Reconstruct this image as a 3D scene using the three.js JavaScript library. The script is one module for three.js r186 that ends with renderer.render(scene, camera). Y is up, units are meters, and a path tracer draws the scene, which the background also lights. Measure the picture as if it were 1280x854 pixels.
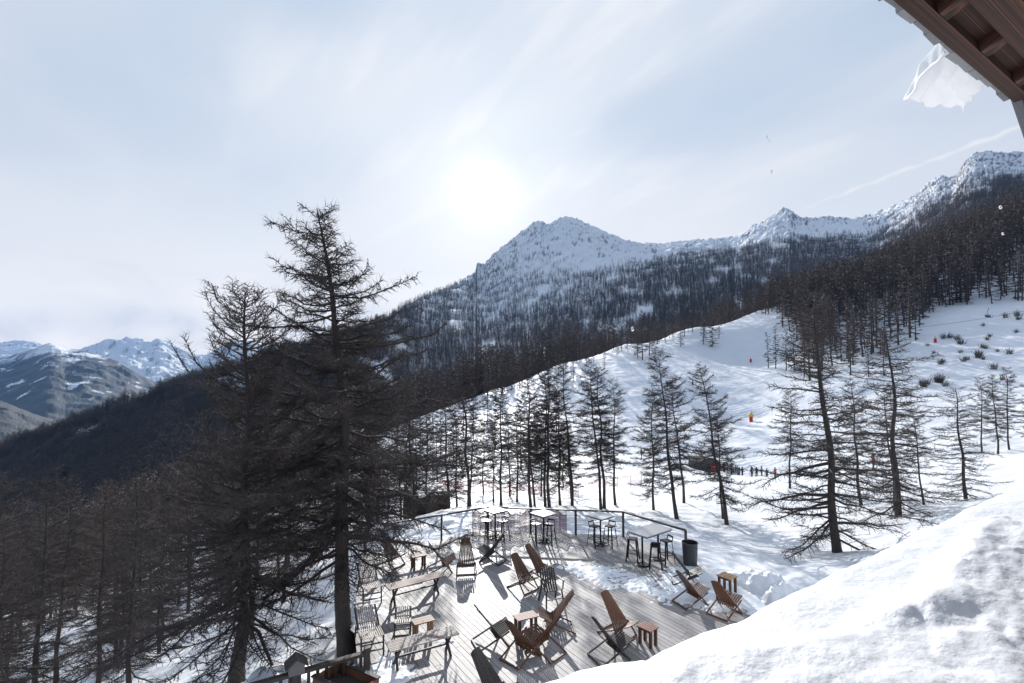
import * as THREE from 'three';
import { MarchingCubes } from 'three/addons/objects/MarchingCubes.js';
import { createNoise2D, createNoise3D } from 'simplex-noise';

// ---------------------------------------------------------------- camera, sky, sun, exposure
const scene = new THREE.Scene();
const camera = new THREE.PerspectiveCamera(67.42, 1.5, 0.1, 60000);
camera.position.set(0, 6.6, 0);
camera.rotation.x = Math.atan(33 / 640);
const renderer = new THREE.WebGLRenderer({ antialias: true });
renderer.toneMapping = THREE.LinearToneMapping;
renderer.toneMappingExposure = 1.1;
renderer.shadowMap.enabled = true;
scene.add(camera);

const V3 = (x, y, z) => new THREE.Vector3(x, y, z);
const SUN = V3(-0.0524, 0.329, -0.9429).normalize();
const sun = new THREE.DirectionalLight(new THREE.Color(1, 0.97, 0.93), 5);
sun.position.copy(SUN).multiplyScalar(120);
sun.castShadow = true;
Object.assign(sun.shadow.camera, { left: -60, right: 60, top: 60, bottom: -60, near: 1, far: 500 });
scene.add(sun, sun.target);

const rng = (s) => () => { s = (s + 0x6d2b79f5) | 0; let t = Math.imul(s ^ (s >>> 15), 1 | s); t = (t + Math.imul(t ^ (t >>> 7), 61 | t)) ^ t; return ((t ^ (t >>> 14)) >>> 0) / 4294967296; };
const n2 = createNoise2D(rng(11)), n3 = createNoise3D(rng(12));
const clamp = (x, a = 0, b = 1) => Math.min(b, Math.max(a, x));
const mix = (a, b, t) => a + (b - a) * t;
const smooth = (a, b, x) => { const t = clamp((x - a) / (b - a)); return t * t * (3 - 2 * t); };
function fbm(x, y, o = 4) { let s = 0, a = 0.5; for (let i = 0; i < o; i++) { s += a * n2(x, y); x = x * 2.03 + 17.1; y = y * 2.03 - 9.7; a *= 0.5; } return s; }
function ridged(x, y, o = 4) { let s = 0, a = 0.5; for (let i = 0; i < o; i++) { s += a * (1 - 2 * Math.abs(n2(x, y))); x = x * 2.1 + 31.7; y = y * 2.1 + 5.3; a *= 0.5; } return s; }

{ // the sky: thin bright cirrus before the sun, paler towards the horizon, bluer away from the sun
  const W = 4096, H = 2048, px = new Float32Array(W * H * 4);
  const dirAt = (x, y, z) => V3(x, y, z).normalize();
  const trails = [ // [end, end, width in radians, strength]: condensation trails drifting high up
    [dirAt(0.55, 0.305, -1), dirAt(1.0, 0.475, -1), 0.0024, 0.75], [dirAt(-1.05, 0.315, -1), dirAt(-0.5, 0.195, -1), 0.005, 0.22],
    [dirAt(-1.1, 0.25, -1), dirAt(-0.74, 0.2, -1), 0.005, 0.18]];
  const tn = trails.map(([a, b]) => a.clone().cross(b).normalize());
  const d = V3(0, 0, 0);
  for (let j = 0; j < H; j++) {
    const el = ((j + 0.5) / H - 0.5) * Math.PI, sy = Math.sin(el), cy = Math.cos(el);
    if (el < -0.03) { for (let i = 0; i < W; i++) px.set([0.3, 0.33, 0.38, 1], (j * W + i) * 4); continue; }
    for (let i = 0; i < W; i++) {
      const az = ((i + 0.5) / W - 0.5) * 2 * Math.PI;
      d.set(cy * Math.cos(az), sy, cy * Math.sin(az));
      const g = Math.acos(clamp(d.dot(SUN), -1, 1));
      // clear air
      const toward = smooth(2.5, 0.35, g), low = Math.exp(-Math.max(sy - 0.04, 0) / 0.17);
      let r = mix(0.12, 0.345, toward), gr = mix(0.215, 0.475, toward), b = mix(0.4, 0.65, toward);
      const pale = low * mix(0.75, 0.95, toward);
      r = mix(r, mix(0.52, 1.6, toward), pale); gr = mix(gr, mix(0.6, 1.45, toward), pale); b = mix(b, mix(0.7, 1.28, toward), pale);
      // thin cirrus, drawn out along the wind
      const h = Math.max(sy, 0) + 0.18, cx = d.x / h, cz = d.z / h;
      const wx = cx + 0.2 * n2(cx * 0.5 + 3, cz * 0.5), wz = cz + 0.2 * n2(cx * 0.5 - 8, cz * 0.5 + 4);
      const u = wx * 0.55 + wz * 0.83, v = wx * 0.83 - wz * 0.55;
      const veil = smooth(-0.35, 0.6, fbm(u * 0.45, v * 0.8, 3) + 0.1), streak = smooth(-0.1, 0.55, fbm(u * 1.1 + 5, v * 4.2, 5));
      let c = clamp(0.16 + 0.46 * veil + 0.15 * streak * veil + 0.04 * streak) * mix(0.45, 1, toward);
      for (let k = 0; k < trails.length; k++) {
        const [a, e, w, s] = trails[k], off = d.dot(tn[k]);
        if (Math.abs(off) > 0.05) continue;
        const along = Math.acos(clamp(a.dot(d), -1, 1)), whole = Math.acos(clamp(a.dot(e), -1, 1));
        if (a.dot(d) < 0.2 || along > whole * 1.6 || d.dot(e) < Math.cos(whole * 1.3)) continue;
        const f = n2(along * 22 + k * 9, k), ww = w * (1 + 0.5 * f);
        c = clamp(c + s * (0.75 + 0.35 * f) * Math.exp(-Math.pow((off + 0.002 * n2(along * 30, k + 3)) / ww, 2)) * smooth(0, 0.06, along));
      }
      const lit = mix(0.42, 0.84, toward);
      r = mix(r, lit * 0.99, c); gr = mix(gr, lit, c); b = mix(b, lit * 1.04, c);
      // the sun's glow in the veil
      const gd = g * 57.3, glow = 0.5 * Math.exp(-Math.pow(gd / 2.4, 2)) + 0.22 * Math.exp(-Math.pow(gd / 7, 1.2)) + 0.12 * Math.exp(-gd / 22);
      r += glow; gr += glow * 0.985; b += glow * 0.95;
      px.set([r, gr, b, 1], (j * W + i) * 4);
    }
  }
  const K = 1; for (let i = 0; i < px.length; i++) if (i % 4 < 3) px[i] *= K;
  const sky = new THREE.DataTexture(px, W, H, THREE.RGBAFormat, THREE.FloatType);
  sky.mapping = THREE.EquirectangularReflectionMapping; sky.magFilter = THREE.LinearFilter; sky.needsUpdate = true;
  scene.background = sky; scene.environment = sky;
}
scene.fog = new THREE.FogExp2(new THREE.Color(0.27, 0.54, 1), 0.000045);

// ---------------------------------------------------------------- helpers
const used = {};
function numbered(n) { const k = used[n] = (used[n] ?? -1) + 1; return k ? `${n}_${String(k).padStart(3, '0')}` : n; }
function tag(o, label, category, group, kind) { o.userData = { label, category }; if (group) o.userData.group = group; if (kind) o.userData.kind = kind; return o; }
function mesh(name, geo, mat, parent = scene) { const m = new THREE.Mesh(geo, mat); m.name = parent === scene ? numbered(name) : name; m.castShadow = m.receiveShadow = true; parent.add(m); return m; }
function thing(name, label, category, [x, y, z] = [0, 0, 0], turn = 0, group) {
  const o = new THREE.Group(); o.name = numbered(name); scene.add(o); o.position.set(x, y, z); o.rotation.y = turn;
  return tag(o, label, category, group);
}
function copyOf(o, label) { const c = o.clone(); c.name = numbered(o.name.replace(/_\d{3}$/, '')); c.userData = { ...o.userData }; if (label) c.userData.label = label; scene.add(c); return c; }
function structure(name, geo, mat, label) { const m = mesh(name, geo, mat); m.userData = { kind: 'structure', label, category: name.split('_').pop() }; return m; }
class Geo { // collects triangles
  constructor() { this.p = []; this.n = []; this.c = []; this.uv = []; this.i = []; }
  vert(x, y, z) { this.p.push(x, y, z); return this.p.length / 3 - 1; }
  tube(pts, rad, sides = 5, cap = false) {
    const first = this.p.length / 3, t = V3(), a = V3(), b = V3(), up = V3(0.31, 0.2, 0.93);
    let len = 0;
    for (let k = 0; k < pts.length; k++) {
      t.subVectors(pts[Math.min(k + 1, pts.length - 1)], pts[Math.max(k - 1, 0)]).normalize();
      if (k) len += pts[k].distanceTo(pts[k - 1]);
      a.crossVectors(t, up).normalize(); b.crossVectors(t, a);
      for (let s = 0; s <= sides; s++) {
        const g = s / sides * Math.PI * 2, cx = Math.cos(g), sx = Math.sin(g), nx = a.x * cx + b.x * sx, ny = a.y * cx + b.y * sx, nz = a.z * cx + b.z * sx;
        this.p.push(pts[k].x + nx * rad[k], pts[k].y + ny * rad[k], pts[k].z + nz * rad[k]); this.n.push(nx, ny, nz); this.uv.push(s / sides * 0.6, len);
      }
    }
    const w = sides + 1;
    for (let k = 0; k < pts.length - 1; k++) for (let s = 0; s < sides; s++) { const q = first + k * w + s; this.i.push(q, q + 1, q + w, q + 1, q + w + 1, q + w); }
    if (cap) for (const k of [0, pts.length - 1]) { const c0 = first + k * w; for (let s = 1; s < sides - 1; s++) this.i.push(c0, c0 + s, c0 + s + 1); }
    return this;
  }
  spike(a, d, len, r) { // a small twig: three faces to a point
    const f = this.p.length / 3, u = V3(d.y, d.z, d.x).cross(d).normalize(), w = d.clone().cross(u);
    for (let s = 0; s < 3; s++) { const g = s * 2.0944, x = u.x * Math.cos(g) + w.x * Math.sin(g), y = u.y * Math.cos(g) + w.y * Math.sin(g), z = u.z * Math.cos(g) + w.z * Math.sin(g); this.p.push(a.x + x * r, a.y + y * r, a.z + z * r); this.n.push(x, y, z); this.uv.push(s / 3, 0); }
    this.p.push(a.x + d.x * len, a.y + d.y * len, a.z + d.z * len); this.n.push(d.x, d.y, d.z); this.uv.push(0.5, len);
    this.i.push(f, f + 1, f + 3, f + 1, f + 2, f + 3, f + 2, f, f + 3);
  }
  build(normals = false) {
    const g = new THREE.BufferGeometry();
    g.setAttribute('position', new THREE.Float32BufferAttribute(this.p, 3));
    if (this.uv.length) g.setAttribute('uv', new THREE.Float32BufferAttribute(this.uv, 2));
    if (this.c.length) g.setAttribute('color', new THREE.Float32BufferAttribute(this.c, 3));
    g.setIndex(this.i);
    if (normals || !this.n.length) g.computeVertexNormals(); else g.setAttribute('normal', new THREE.Float32BufferAttribute(this.n, 3));
    return g;
  }
}
function texture(size, fn, repeat = 1, color = false) { // fn(u, v) gives a grey or [r, g, b] in 0..1; tiles
  const a = new Uint8Array(size * size * 4);
  for (let j = 0; j < size; j++) for (let i = 0; i < size; i++) { let v = fn(i / size, j / size); if (!Array.isArray(v)) v = [v, v, v]; a.set([...v.map((x) => clamp(x) * 255), 255], (j * size + i) * 4); }
  const t = new THREE.DataTexture(a, size, size); t.wrapS = t.wrapT = THREE.RepeatWrapping; t.repeat.set(repeat, repeat); t.magFilter = THREE.LinearFilter; t.minFilter = THREE.LinearMipmapLinearFilter; t.generateMipmaps = true;
  if (color) t.colorSpace = THREE.SRGBColorSpace;
  t.needsUpdate = true; return t;
}
const lattice = (() => { const R = rng(33), a = new Float32Array(65536); for (let i = 0; i < 65536; i++) a[i] = R() * 2 - 1; return (x, y, k) => a[((x * 73 + y * 179 + k * 911) ^ (x * y + k * 13)) & 65535]; })();
function tiled(u, v, f, o = 4, fy = f) { // noise that tiles over 0..1, f cells across and fy up
  let s = 0, a = 0.5;
  for (let k = 0; k < o; k++) {
    const F = Math.max(1, Math.round(f)) << k, G = Math.max(1, Math.round(fy)) << k, x = u * F, y = v * G, i = Math.floor(x), j = Math.floor(y), p = x - i, q = y - j, P = p * p * (3 - 2 * p), Q = q * q * (3 - 2 * q);
    const at = (m, n) => lattice(((m % F) + F) % F, ((n % G) + G) % G, k);
    s += a * mix(mix(at(i, j), at(i + 1, j), P), mix(at(i, j + 1), at(i + 1, j + 1), P), Q); a *= 0.5;
  }
  return s;
}
const std = (r, g, b, rough = 0.8, more = {}) => new THREE.MeshStandardMaterial({ color: new THREE.Color().setRGB(r, g, b), roughness: rough, metalness: 0, ...more });

// ---------------------------------------------------------------- materials
const grainBump = texture(512, (u, v) => 0.5 + 0.5 * tiled(u, v, 12, 5));
const barkBump = texture(256, (u, v) => 0.5 + 0.6 * tiled(u, v, 16, 4, 5) * (0.5 + 0.5 * Math.cos(u * 60 + 6 * tiled(u, v, 3, 2, 2))));
const woodMap = (r, g, b, k = 0.35) => texture(256, (u, v) => { const w = 1 - k * (0.5 + 0.5 * tiled(u, v, 3, 4, 24)) - k * 0.5 * Math.abs(Math.sin(v * 44 + 5 * tiled(u, v, 2, 2, 4))); return [r * w, g * w, b * w]; }, 1, true);
const pisteBump = texture(1024, (u, v) => { const w = u + 0.03 * tiled(u, v, 3, 2); return 0.5 + 0.55 * tiled(u, v, 5, 8) + 0.05 * Math.sin(w * 6.2832 * 9) * (0.5 + tiled(u, v, 4, 2)) + 0.04 * Math.sin((v * 1 + 0.02 * tiled(u, v, 4, 2)) * 6.2832 * 14) * (0.5 - tiled(u, v, 3, 2)); });
const snowMat = std(0.87, 0.885, 0.91, 0.62, { bumpMap: pisteBump, bumpScale: 0.5 });
const M = {
  snow: snowMat,
  bankSnow: std(0.9, 0.91, 0.925, 0.55, { bumpMap: (() => { const t = grainBump.clone(); t.repeat.set(2.2, 2.2); return t; })(), bumpScale: 0.006 }),
  bark: std(0.066, 0.055, 0.05, 0.95, { bumpMap: barkBump, bumpScale: 0.05 }),
  twig: std(0.06, 0.048, 0.045, 0.9), twigRust: std(0.088, 0.064, 0.054, 0.9), farTwig: std(0.1, 0.08, 0.072, 0.95),
};

// ---------------------------------------------------------------- ground of the near slope
const HILL = [ // surveyed points x, y, z
  [2, -2.3, -33], [5, -2.4, -33], [9, -2.2, -31], [12, -2.1, -29], [-2, -2.0, -32], [-4, -1.7, -30], [13, -0.8, -21], [19, -0.8, -26], [24, -0.7, -28], [-4, -7.4, -70], [6, -6.3, -60], [30, -10.4, -85], [44, -13.2, -95], [47, -11.7, -85], [35, -6.4, -140], [15, -6.4, -120], [0, -7.0, -110], [65, -7.5, -140], [102, 8.3, -220], [-5, -1.3, -170], [20, 7.9, -210], [53, 17.5, -240], [93, 27.3, -270], [146, 40.1, -310], [192, 51.4, -340], [254, 69.9, -350], [310, 95, -350], [355, 117.5, -350], [167, 24.5, -190], [111, 4.4, -140], [211, 36.3, -210], [65, -5, -75], [69, -4.2, -70], [80, -2.2, -95], [120, 2.9, -120], [-11, -3.1, -16], [-21, -8.5, -22], [-39, -18, -40], [-30, -15, -45], [-37, -18, -70], [-17, -10, -70], [-26, -13.5, -70], [89, 2.2, -140], [70, -5, -125], [-19, -7.4, -150],
  [-1, -0.7, -22], [4.5, -0.6, -21.5], [7, -0.35, -18], [8.5, -0.2, -14], [-5.5, -1.0, -18], [-4.4, -0.75, -13.5], [-3.4, -0.5, -10], [-6.5, -1.05, -12.8], [-6.8, -1.7, -17],
  [0, -0.4, -9], [4, -0.2, -8.5], [0, 4.4, 1], [4, 4.7, -2], [9, 4.8, -6], [14, 3.5, -12], [-5, 1.0, -4], [-14, -3.5, -4], [22, 6, -6], [35, 5, -20], [0, 6, 14], [-25, 0, 12], [30, 9, 14], [60, 8, -20],
  [-70, -26, -60], [-110, -45, -60], [-150, -65, -130], [-75, -32, -130], [-55, -22, -100], [-80, -28, -10], [-60, -22, -190], [-110, -50, -230], [-30, -22, -240], [0, -14, -270], [50, -4, -310], [100, 10, -340], [160, 20, -385], [220, 32, -410], [300, 70, -420], [380, 95, -430], [430, 130, -330], [330, 80, -220], [280, 50, -120], [200, 30, -60], [440, 90, -150]];
const hillW = (() => { // multiquadric surface through those points
  const n = HILL.length, A = HILL.map((p) => [...HILL.map((q) => Math.hypot(p[0] - q[0], p[2] - q[2], 5)), 1, p[1]]);
  A.push([...HILL.map(() => 1), 0, 0]);
  const N = n + 1;
  for (let i = 0; i < N; i++) {
    let m = i; for (let r = i + 1; r < N; r++) if (Math.abs(A[r][i]) > Math.abs(A[m][i])) m = r;
    [A[i], A[m]] = [A[m], A[i]];
    for (let r = 0; r < N; r++) if (r !== i) { const f = A[r][i] / A[i][i]; if (f) for (let c = i; c <= N; c++) A[r][c] -= f * A[i][c]; }
  }
  return A.map((r, i) => r[N] / r[i]);
})();
const DECK = [[-5.25, -18.55], [-0.98, -21.2], [4.45, -20.55], [6.15, -18.2], [7.0, -15], [7.2, -8.6], [-2.4, -9.0], [-3.05, -10.7], [-3.95, -13.2], [-4.75, -16]];
function deckOut(x, z) { // distance outside the terrace, negative within
  let inside = false, d = 1e9;
  for (let i = 0, j = DECK.length - 1; i < DECK.length; j = i++) {
    const [ax, az] = DECK[i], [bx, bz] = DECK[j];
    if ((az > z) !== (bz > z) && x < (bx - ax) * (z - az) / (bz - az) + ax) inside = !inside;
    const t = clamp(((x - ax) * (bx - ax) + (z - az) * (bz - az)) / ((bx - ax) ** 2 + (bz - az) ** 2)); d = Math.min(d, Math.hypot(x - ax - t * (bx - ax), z - az - t * (bz - az)));
  }
  return inside ? -d : d;
}
function groundY(x, z) {
  let y = hillW[HILL.length];
  for (let k = 0; k < HILL.length; k++) y += hillW[k] * Math.hypot(x - HILL[k][0], z - HILL[k][2], 5);
  const far = smooth(18, 90, Math.hypot(x, z));
  y += 0.16 * fbm(x * 0.35, z * 0.35, 3) + 0.8 * far * fbm(x * 0.03, z * 0.03, 4) + 0.5 * far * fbm(x * 0.11, z * 0.11, 3);
  if (x > -12 && x < 14 && z > -26 && z < -3) { const d = deckOut(x, z); y = d < 0 ? Math.min(y, -0.45) : Math.min(y, -0.4 + d * 0.55 + 6 * smooth(0.4, 6, d)); }
  return y;
}
{
  const g = new Geo(), N = 400, axis = (t, lo, hi, c) => { const s = t * 2 - 1; return c + (s < 0 ? (c - lo) * s : (hi - c) * s) * (0.1 + 0.9 * s * s); };
  for (let j = 0; j <= N; j++) for (let i = 0; i <= N; i++) {
    const x = axis(i / N, -170, 450, 3), z = axis(j / N, -440, 60, -22);
    g.p.push(x, groundY(x, z), z); g.uv.push(x / 22, z / 22);
    if (i && j) { const q = j * (N + 1) + i; g.i.push(q, q - N - 1, q - N - 2, q, q - N - 2, q - 1); }
  }
  structure('snow_slope', g.build(), M.snow, 'snow covered hillside with ski runs around the terrace');
}
const MOUNTAIN = [
  [[-411, -130, -300], [-621, -152, -450], [-830, -168, -600], [-1080, -200, -780]],
  [[-348, -121, -300], [-501, -135, -430], [-679, -145, -580], [-867, -160, -740]],
  [[-293, -112, -300], [-413, -116, -420], [-543, -116, -550], [-693, -114, -700]],
  [[-266, -109, -300], [-375, -110, -420], [-493, -105, -550], [-633, -92, -705]],
  [[-239, -106, -300], [-336, -100, -420], [-442, -87, -550], [-573, -66, -710]],
  [[-202, -99, -300], [-285, -84, -420], [-375, -62, -550], [-493, -36, -720]],
  [[-157, -85, -300], [-226, -73, -430], [-317, -40, -600], [-414, 1, -780]],
  [[-111, -76, -300], [-167, -63, -450], [-243, -14, -650], [-319, 44, -850]],
  [[-79, -72, -320], [-149, -49, -600], [-225, 21, -900], [-314, 120, -1250]],
  [[-59, -69, -350], [-120, -37, -700], [-220, 86, -1275], [-349, 285, -2019]],
  [[-41, -66, -350], [-88, -17, -750], [-169, 137, -1438], [-296, 408, -2506]],
  [[-26, -65, -350], [-58, -10, -780], [-118, 161, -1562], [-220, 542, -2911]],
  [[-23, -64, -350], [-53, -8, -790], [-107, 166, -1588], [-203, 614, -2993]],
  [[-18, -63, -352], [-43, -3, -810], [-86, 174, -1621], [-164, 633, -3060]],
  [[-11, -60, -360], [-27, 7, -850], [-52, 195, -1667], [-98, 714, -3118]],
  [[-2, -56, -370], [-5, 18, -880], [-11, 220, -1702], [-20, 790, -3161]],
  [[6, -52, -380], [14, 28, -900], [27, 237, -1725], [50, 853, -3190]],
  [[19, -49, -388], [45, 35, -900], [87, 258, -1725], [164, 942, -3234]],
  [[27, -47, -392], [62, 39, -900], [119, 269, -1725], [225, 922, -3234]],
  [[40, -43, -400], [92, 49, -900], [176, 286, -1725], [336, 977, -3262]],
  [[59, -37, -400], [134, 56, -900], [258, 305, -1725], [491, 930, -3262]],
  [[81, -31, -400], [183, 63, -900], [353, 327, -1725], [656, 828, -3190]],
  [[105, -25, -410], [233, 74, -900], [449, 338, -1725], [794, 747, -3045]],
  [[137, -19, -420], [296, 91, -900], [571, 354, -1725], [962, 725, -2900]],
  [[195, -7, -450], [393, 105, -900], [706, 349, -1610], [1211, 716, -2755]],
  [[214, -4, -450], [431, 112, -900], [775, 367, -1610], [1295, 757, -2682]],
  [[240, 0, -450], [483, 120, -900], [870, 393, -1610], [1415, 817, -2610]],
  [[253, 2, -450], [510, 125, -900], [918, 393, -1610], [1493, 775, -2610]],
  [[275, 7, -450], [553, 134, -900], [923, 356, -1495], [1617, 779, -2610]],
  [[306, 14, -450], [583, 127, -850], [950, 320, -1380], [1803, 775, -2610]],
  [[326, 21, -450], [584, 126, -800], [997, 328, -1360], [1751, 745, -2380]],
  [[354, 35, -450], [634, 145, -800], [1012, 348, -1272], [1685, 723, -2110]],
  [[375, 49, -450], [627, 148, -750], [1005, 347, -1195], [1597, 712, -1891]],
  [[390, 56, -450], [653, 160, -750], [985, 345, -1126], [1549, 671, -1764]],
  [[405, 63, -450], [633, 161, -700], [969, 344, -1067], [1534, 702, -1680]],
  [[425, 70, -450], [664, 172, -700], [1018, 362, -1067], [1610, 726, -1680]],
  [[460, 77, -450], [719, 183, -700], [1101, 379, -1067], [1741, 713, -1680]],
  [[539, 92, -450], [842, 195, -700], [1289, 396, -1067], [2032, 661, -1680]],
  [[652, 92, -450], [1019, 195, -700], [1560, 396, -1067], [2457, 620, -1680]],
];
const VALLEY_RIDGE = [
  [[-3642, -322, -2500], [-4757, -130, -3250], [-6018, 64, -4100], [-7355, 280, -5000]],
  [[-3050, -495, -2500], [-3983, -356, -3250], [-5040, -223, -4100], [-6159, -71, -5000]],
  [[-2707, -418, -2500], [-3535, -256, -3250], [-4473, -95, -4100], [-5466, 85, -5000]],
  [[-2475, -407, -2500], [-3233, -241, -3250], [-4090, -76, -4100], [-4999, 108, -5000]],
  [[-2361, -380, -2500], [-3083, -205, -3250], [-3901, -32, -4100], [-4767, 163, -5000]],
  [[-2239, -342, -2500], [-2924, -155, -3250], [-3699, 32, -4100], [-4521, 241, -5000]],
  [[-2148, -368, -2500], [-2806, -190, -3250], [-3550, -13, -4100], [-4338, 186, -5000]],
  [[-2051, -384, -2500], [-2679, -210, -3250], [-3389, -38, -4100], [-4141, 155, -5000]],
  [[-1894, -437, -2500], [-2474, -281, -3250], [-3130, -127, -4100], [-3825, 46, -5000]],
  [[-1756, -514, -2500], [-2293, -381, -3250], [-2901, -254, -4100], [-3546, -110, -5000]],
  [[-1638, -571, -2500], [-2140, -456, -3250], [-2707, -350, -4100], [-3308, -227, -5000]],
  [[-1424, -654, -2500], [-1859, -566, -3250], [-2352, -489, -4100], [-2875, -397, -5000]],
  [[-1076, -722, -2500], [-1405, -655, -3250], [-1778, -602, -4100], [-2172, -536, -5000]],
  [[-614, -760, -2500], [-802, -704, -3250], [-1015, -665, -4100], [-1240, -613, -5000]],
];
const SNOW_RANGE = [
  [[-6017, -441, -4125], [-7682, -238, -5250], [-9349, -13, -6375], [-11019, 241, -7500]],
  [[-4098, -415, -4125], [-5232, -206, -5250], [-6368, 26, -6375], [-7505, 288, -7500]],
  [[-3712, -441, -4125], [-4740, -238, -5250], [-5769, -13, -6375], [-6799, 241, -7500]],
  [[-3425, -422, -4125], [-4373, -214, -5250], [-5322, 17, -6375], [-6273, 276, -7500]],
  [[-3268, -365, -4125], [-4172, -140, -5250], [-5077, 106, -6375], [-5984, 382, -7500]],
  [[-3076, -345, -4125], [-3928, -116, -5250], [-4780, 136, -6375], [-5633, 417, -7500]],
  [[-2915, -365, -4125], [-3722, -140, -5250], [-4530, 106, -6375], [-5339, 382, -7500]],
  [[-2787, -358, -4125], [-3559, -132, -5250], [-4331, 116, -6375], [-5104, 393, -7500]],
  [[-2624, -441, -4125], [-3351, -238, -5250], [-4078, -13, -6375], [-4806, 241, -7500]],
  [[-2431, -479, -4125], [-3104, -287, -5250], [-3778, -73, -6375], [-4452, 170, -7500]],
  [[-2274, -390, -4125], [-2903, -173, -5250], [-3533, 66, -6375], [-4164, 335, -7500]],
  [[-2114, -365, -4125], [-2700, -140, -5250], [-3285, 106, -6375], [-3872, 382, -7500]],
  [[-1985, -409, -4125], [-2535, -198, -5250], [-3085, 36, -6375], [-3635, 299, -7500]],
  [[-1762, -377, -4125], [-2249, -157, -5250], [-2737, 86, -6375], [-3226, 358, -7500]],
  [[-1569, -390, -4125], [-2004, -173, -5250], [-2438, 66, -6375], [-2874, 335, -7500]],
  [[-1344, -454, -4125], [-1716, -255, -5250], [-2088, -33, -6375], [-2461, 217, -7500]],
  [[-1024, -473, -4125], [-1307, -279, -5250], [-1591, -63, -6375], [-1875, 182, -7500]],
  [[-512, -504, -4125], [-653, -320, -5250], [-795, -112, -6375], [-937, 124, -7500]],
];
const FAR_RANGE = [
  [[-9226, -189, -6300], [-10561, 7, -7200], [-11896, 209, -8100], [-13233, 428, -9000]],
  [[-6867, -248, -6300], [-7861, -61, -7200], [-8855, 133, -8100], [-9850, 344, -9000]],
  [[-6282, -189, -6300], [-7190, 7, -7200], [-8100, 209, -8100], [-9010, 428, -9000]],
  [[-6067, -160, -6300], [-6945, 40, -7200], [-7823, 247, -8100], [-8702, 471, -9000]],
  [[-5889, -180, -6300], [-6742, 18, -7200], [-7594, 221, -8100], [-8447, 442, -9000]],
  [[-5691, -229, -6300], [-6514, -38, -7200], [-7338, 158, -8100], [-8162, 372, -9000]],
  [[-5394, -287, -6300], [-6174, -106, -7200], [-6955, 82, -8100], [-7737, 288, -9000]],
  [[-4902, -336, -6300], [-5611, -161, -7200], [-6320, 19, -8100], [-7030, 217, -9000]],
  [[-3822, -385, -6300], [-4375, -217, -7200], [-4928, -44, -8100], [-5482, 147, -9000]],
];
const VALLEY_FOOT = [
  [[-1448, -240, -1000], [-1893, -174, -1300], [-2397, -100, -1640], [-2931, -25, -2000]],
  [[-1216, -255, -1000], [-1590, -194, -1300], [-2013, -126, -1640], [-2462, -56, -2000]],
  [[-1077, -273, -1000], [-1407, -218, -1300], [-1782, -156, -1640], [-2179, -93, -2000]],
  [[-983, -290, -1000], [-1286, -240, -1300], [-1628, -184, -1640], [-1990, -127, -2000]],
  [[-944, -302, -1000], [-1235, -256, -1300], [-1563, -204, -1640], [-1911, -152, -2000]],
  [[-905, -318, -1000], [-1183, -278, -1300], [-1499, -232, -1640], [-1832, -186, -2000]],
  [[-843, -342, -1000], [-1102, -309, -1300], [-1395, -272, -1640], [-1706, -235, -2000]],
  [[-765, -375, -1000], [-1000, -353, -1300], [-1266, -327, -1640], [-1548, -303, -2000]],
  [[-641, -420, -1000], [-838, -412, -1300], [-1061, -402, -1640], [-1297, -394, -2000]],
];
// a hillside laid through surveyed lines from its foot to its crest, with a back slope
function hillside(lines, back, amp, freq, cliff) {
  const rows = lines.map((c) => { const l = c[c.length - 1]; return [...c, [l[0] * (1 + back), l[1] - Math.abs(l[1] + 250) * back * 2.2, l[2] * (1 + back)]]; });
  const n = rows.length - 1, m = rows[0].length - 1;
  const cr = (a, b, c, d, t) => 0.5 * (2 * b + (c - a) * t + (2 * a - 5 * b + 4 * c - d) * t * t + (3 * b - a - 3 * c + d) * t * t * t);
  return (u, v) => {
    const iu = Math.min(n - 1, Math.floor(u * n)), fu = u * n - iu, iv = Math.min(m - 1, Math.floor(v * m)), fv = v * m - iv, out = [0, 0, 0];
    for (let k = 0; k < 3; k++) {
      const at = (r) => { const i = clamp(r, 0, m); return cr(rows[Math.max(iu - 1, 0)][i][k], rows[iu][i][k], rows[iu + 1][i][k], rows[Math.min(iu + 2, n)][i][k], fu); };
      out[k] = iv === m - 1 ? mix(at(m - 1), at(m), fv) : cr(at(iv - 1), at(iv), at(iv + 1), iv + 1 === m - 1 ? 2 * at(m - 1) - at(m - 2) : at(iv + 2), fv);
    }
    const [x, , z] = out, h = v * m / (m - 1), a = amp(Math.min(h, 1), u);
    out[1] += a * (0.55 * ridged(x * freq, z * freq, 5) + 0.45 * fbm(x * freq * 2.3, z * freq * 2.3, 4)) * (h < 1 ? 1 - 0.5 * smooth(0.85, 1, h) : 0.5);
    if (cliff) out[1] += cliff * smooth(0.55, 0.95, h) * ridged(x * 0.016, z * 0.016, 4);
    return V3(...out);
  };
}
function hillMesh(name, f, nu, nv, color, label) {
  const g = new Geo();
  for (let j = 0; j <= nv; j++) for (let i = 0; i <= nu; i++) { const p = f(i / nu, j / nv); g.p.push(p.x, p.y, p.z); g.uv.push(p.x / 30, p.z / 30); if (i && j) { const q = j * (nu + 1) + i, w = nu + 1; g.i.push(q, q - w - 1, q - w, q, q - 1, q - w - 1); } }
  const geo = g.build(), nn = geo.attributes.normal, c = [];
  for (let k = 0; k < nn.count; k++) c.push(...color(g.p[3 * k], g.p[3 * k + 1], g.p[3 * k + 2], Math.abs(nn.getY(k)), Math.floor(k / (nu + 1)) / nv, (k % (nu + 1)) / nu));
  geo.setAttribute('color', new THREE.Float32BufferAttribute(c, 3));
  return structure(name, geo, new THREE.MeshStandardMaterial({ vertexColors: true, roughness: 0.85 }), label);
}
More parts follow.
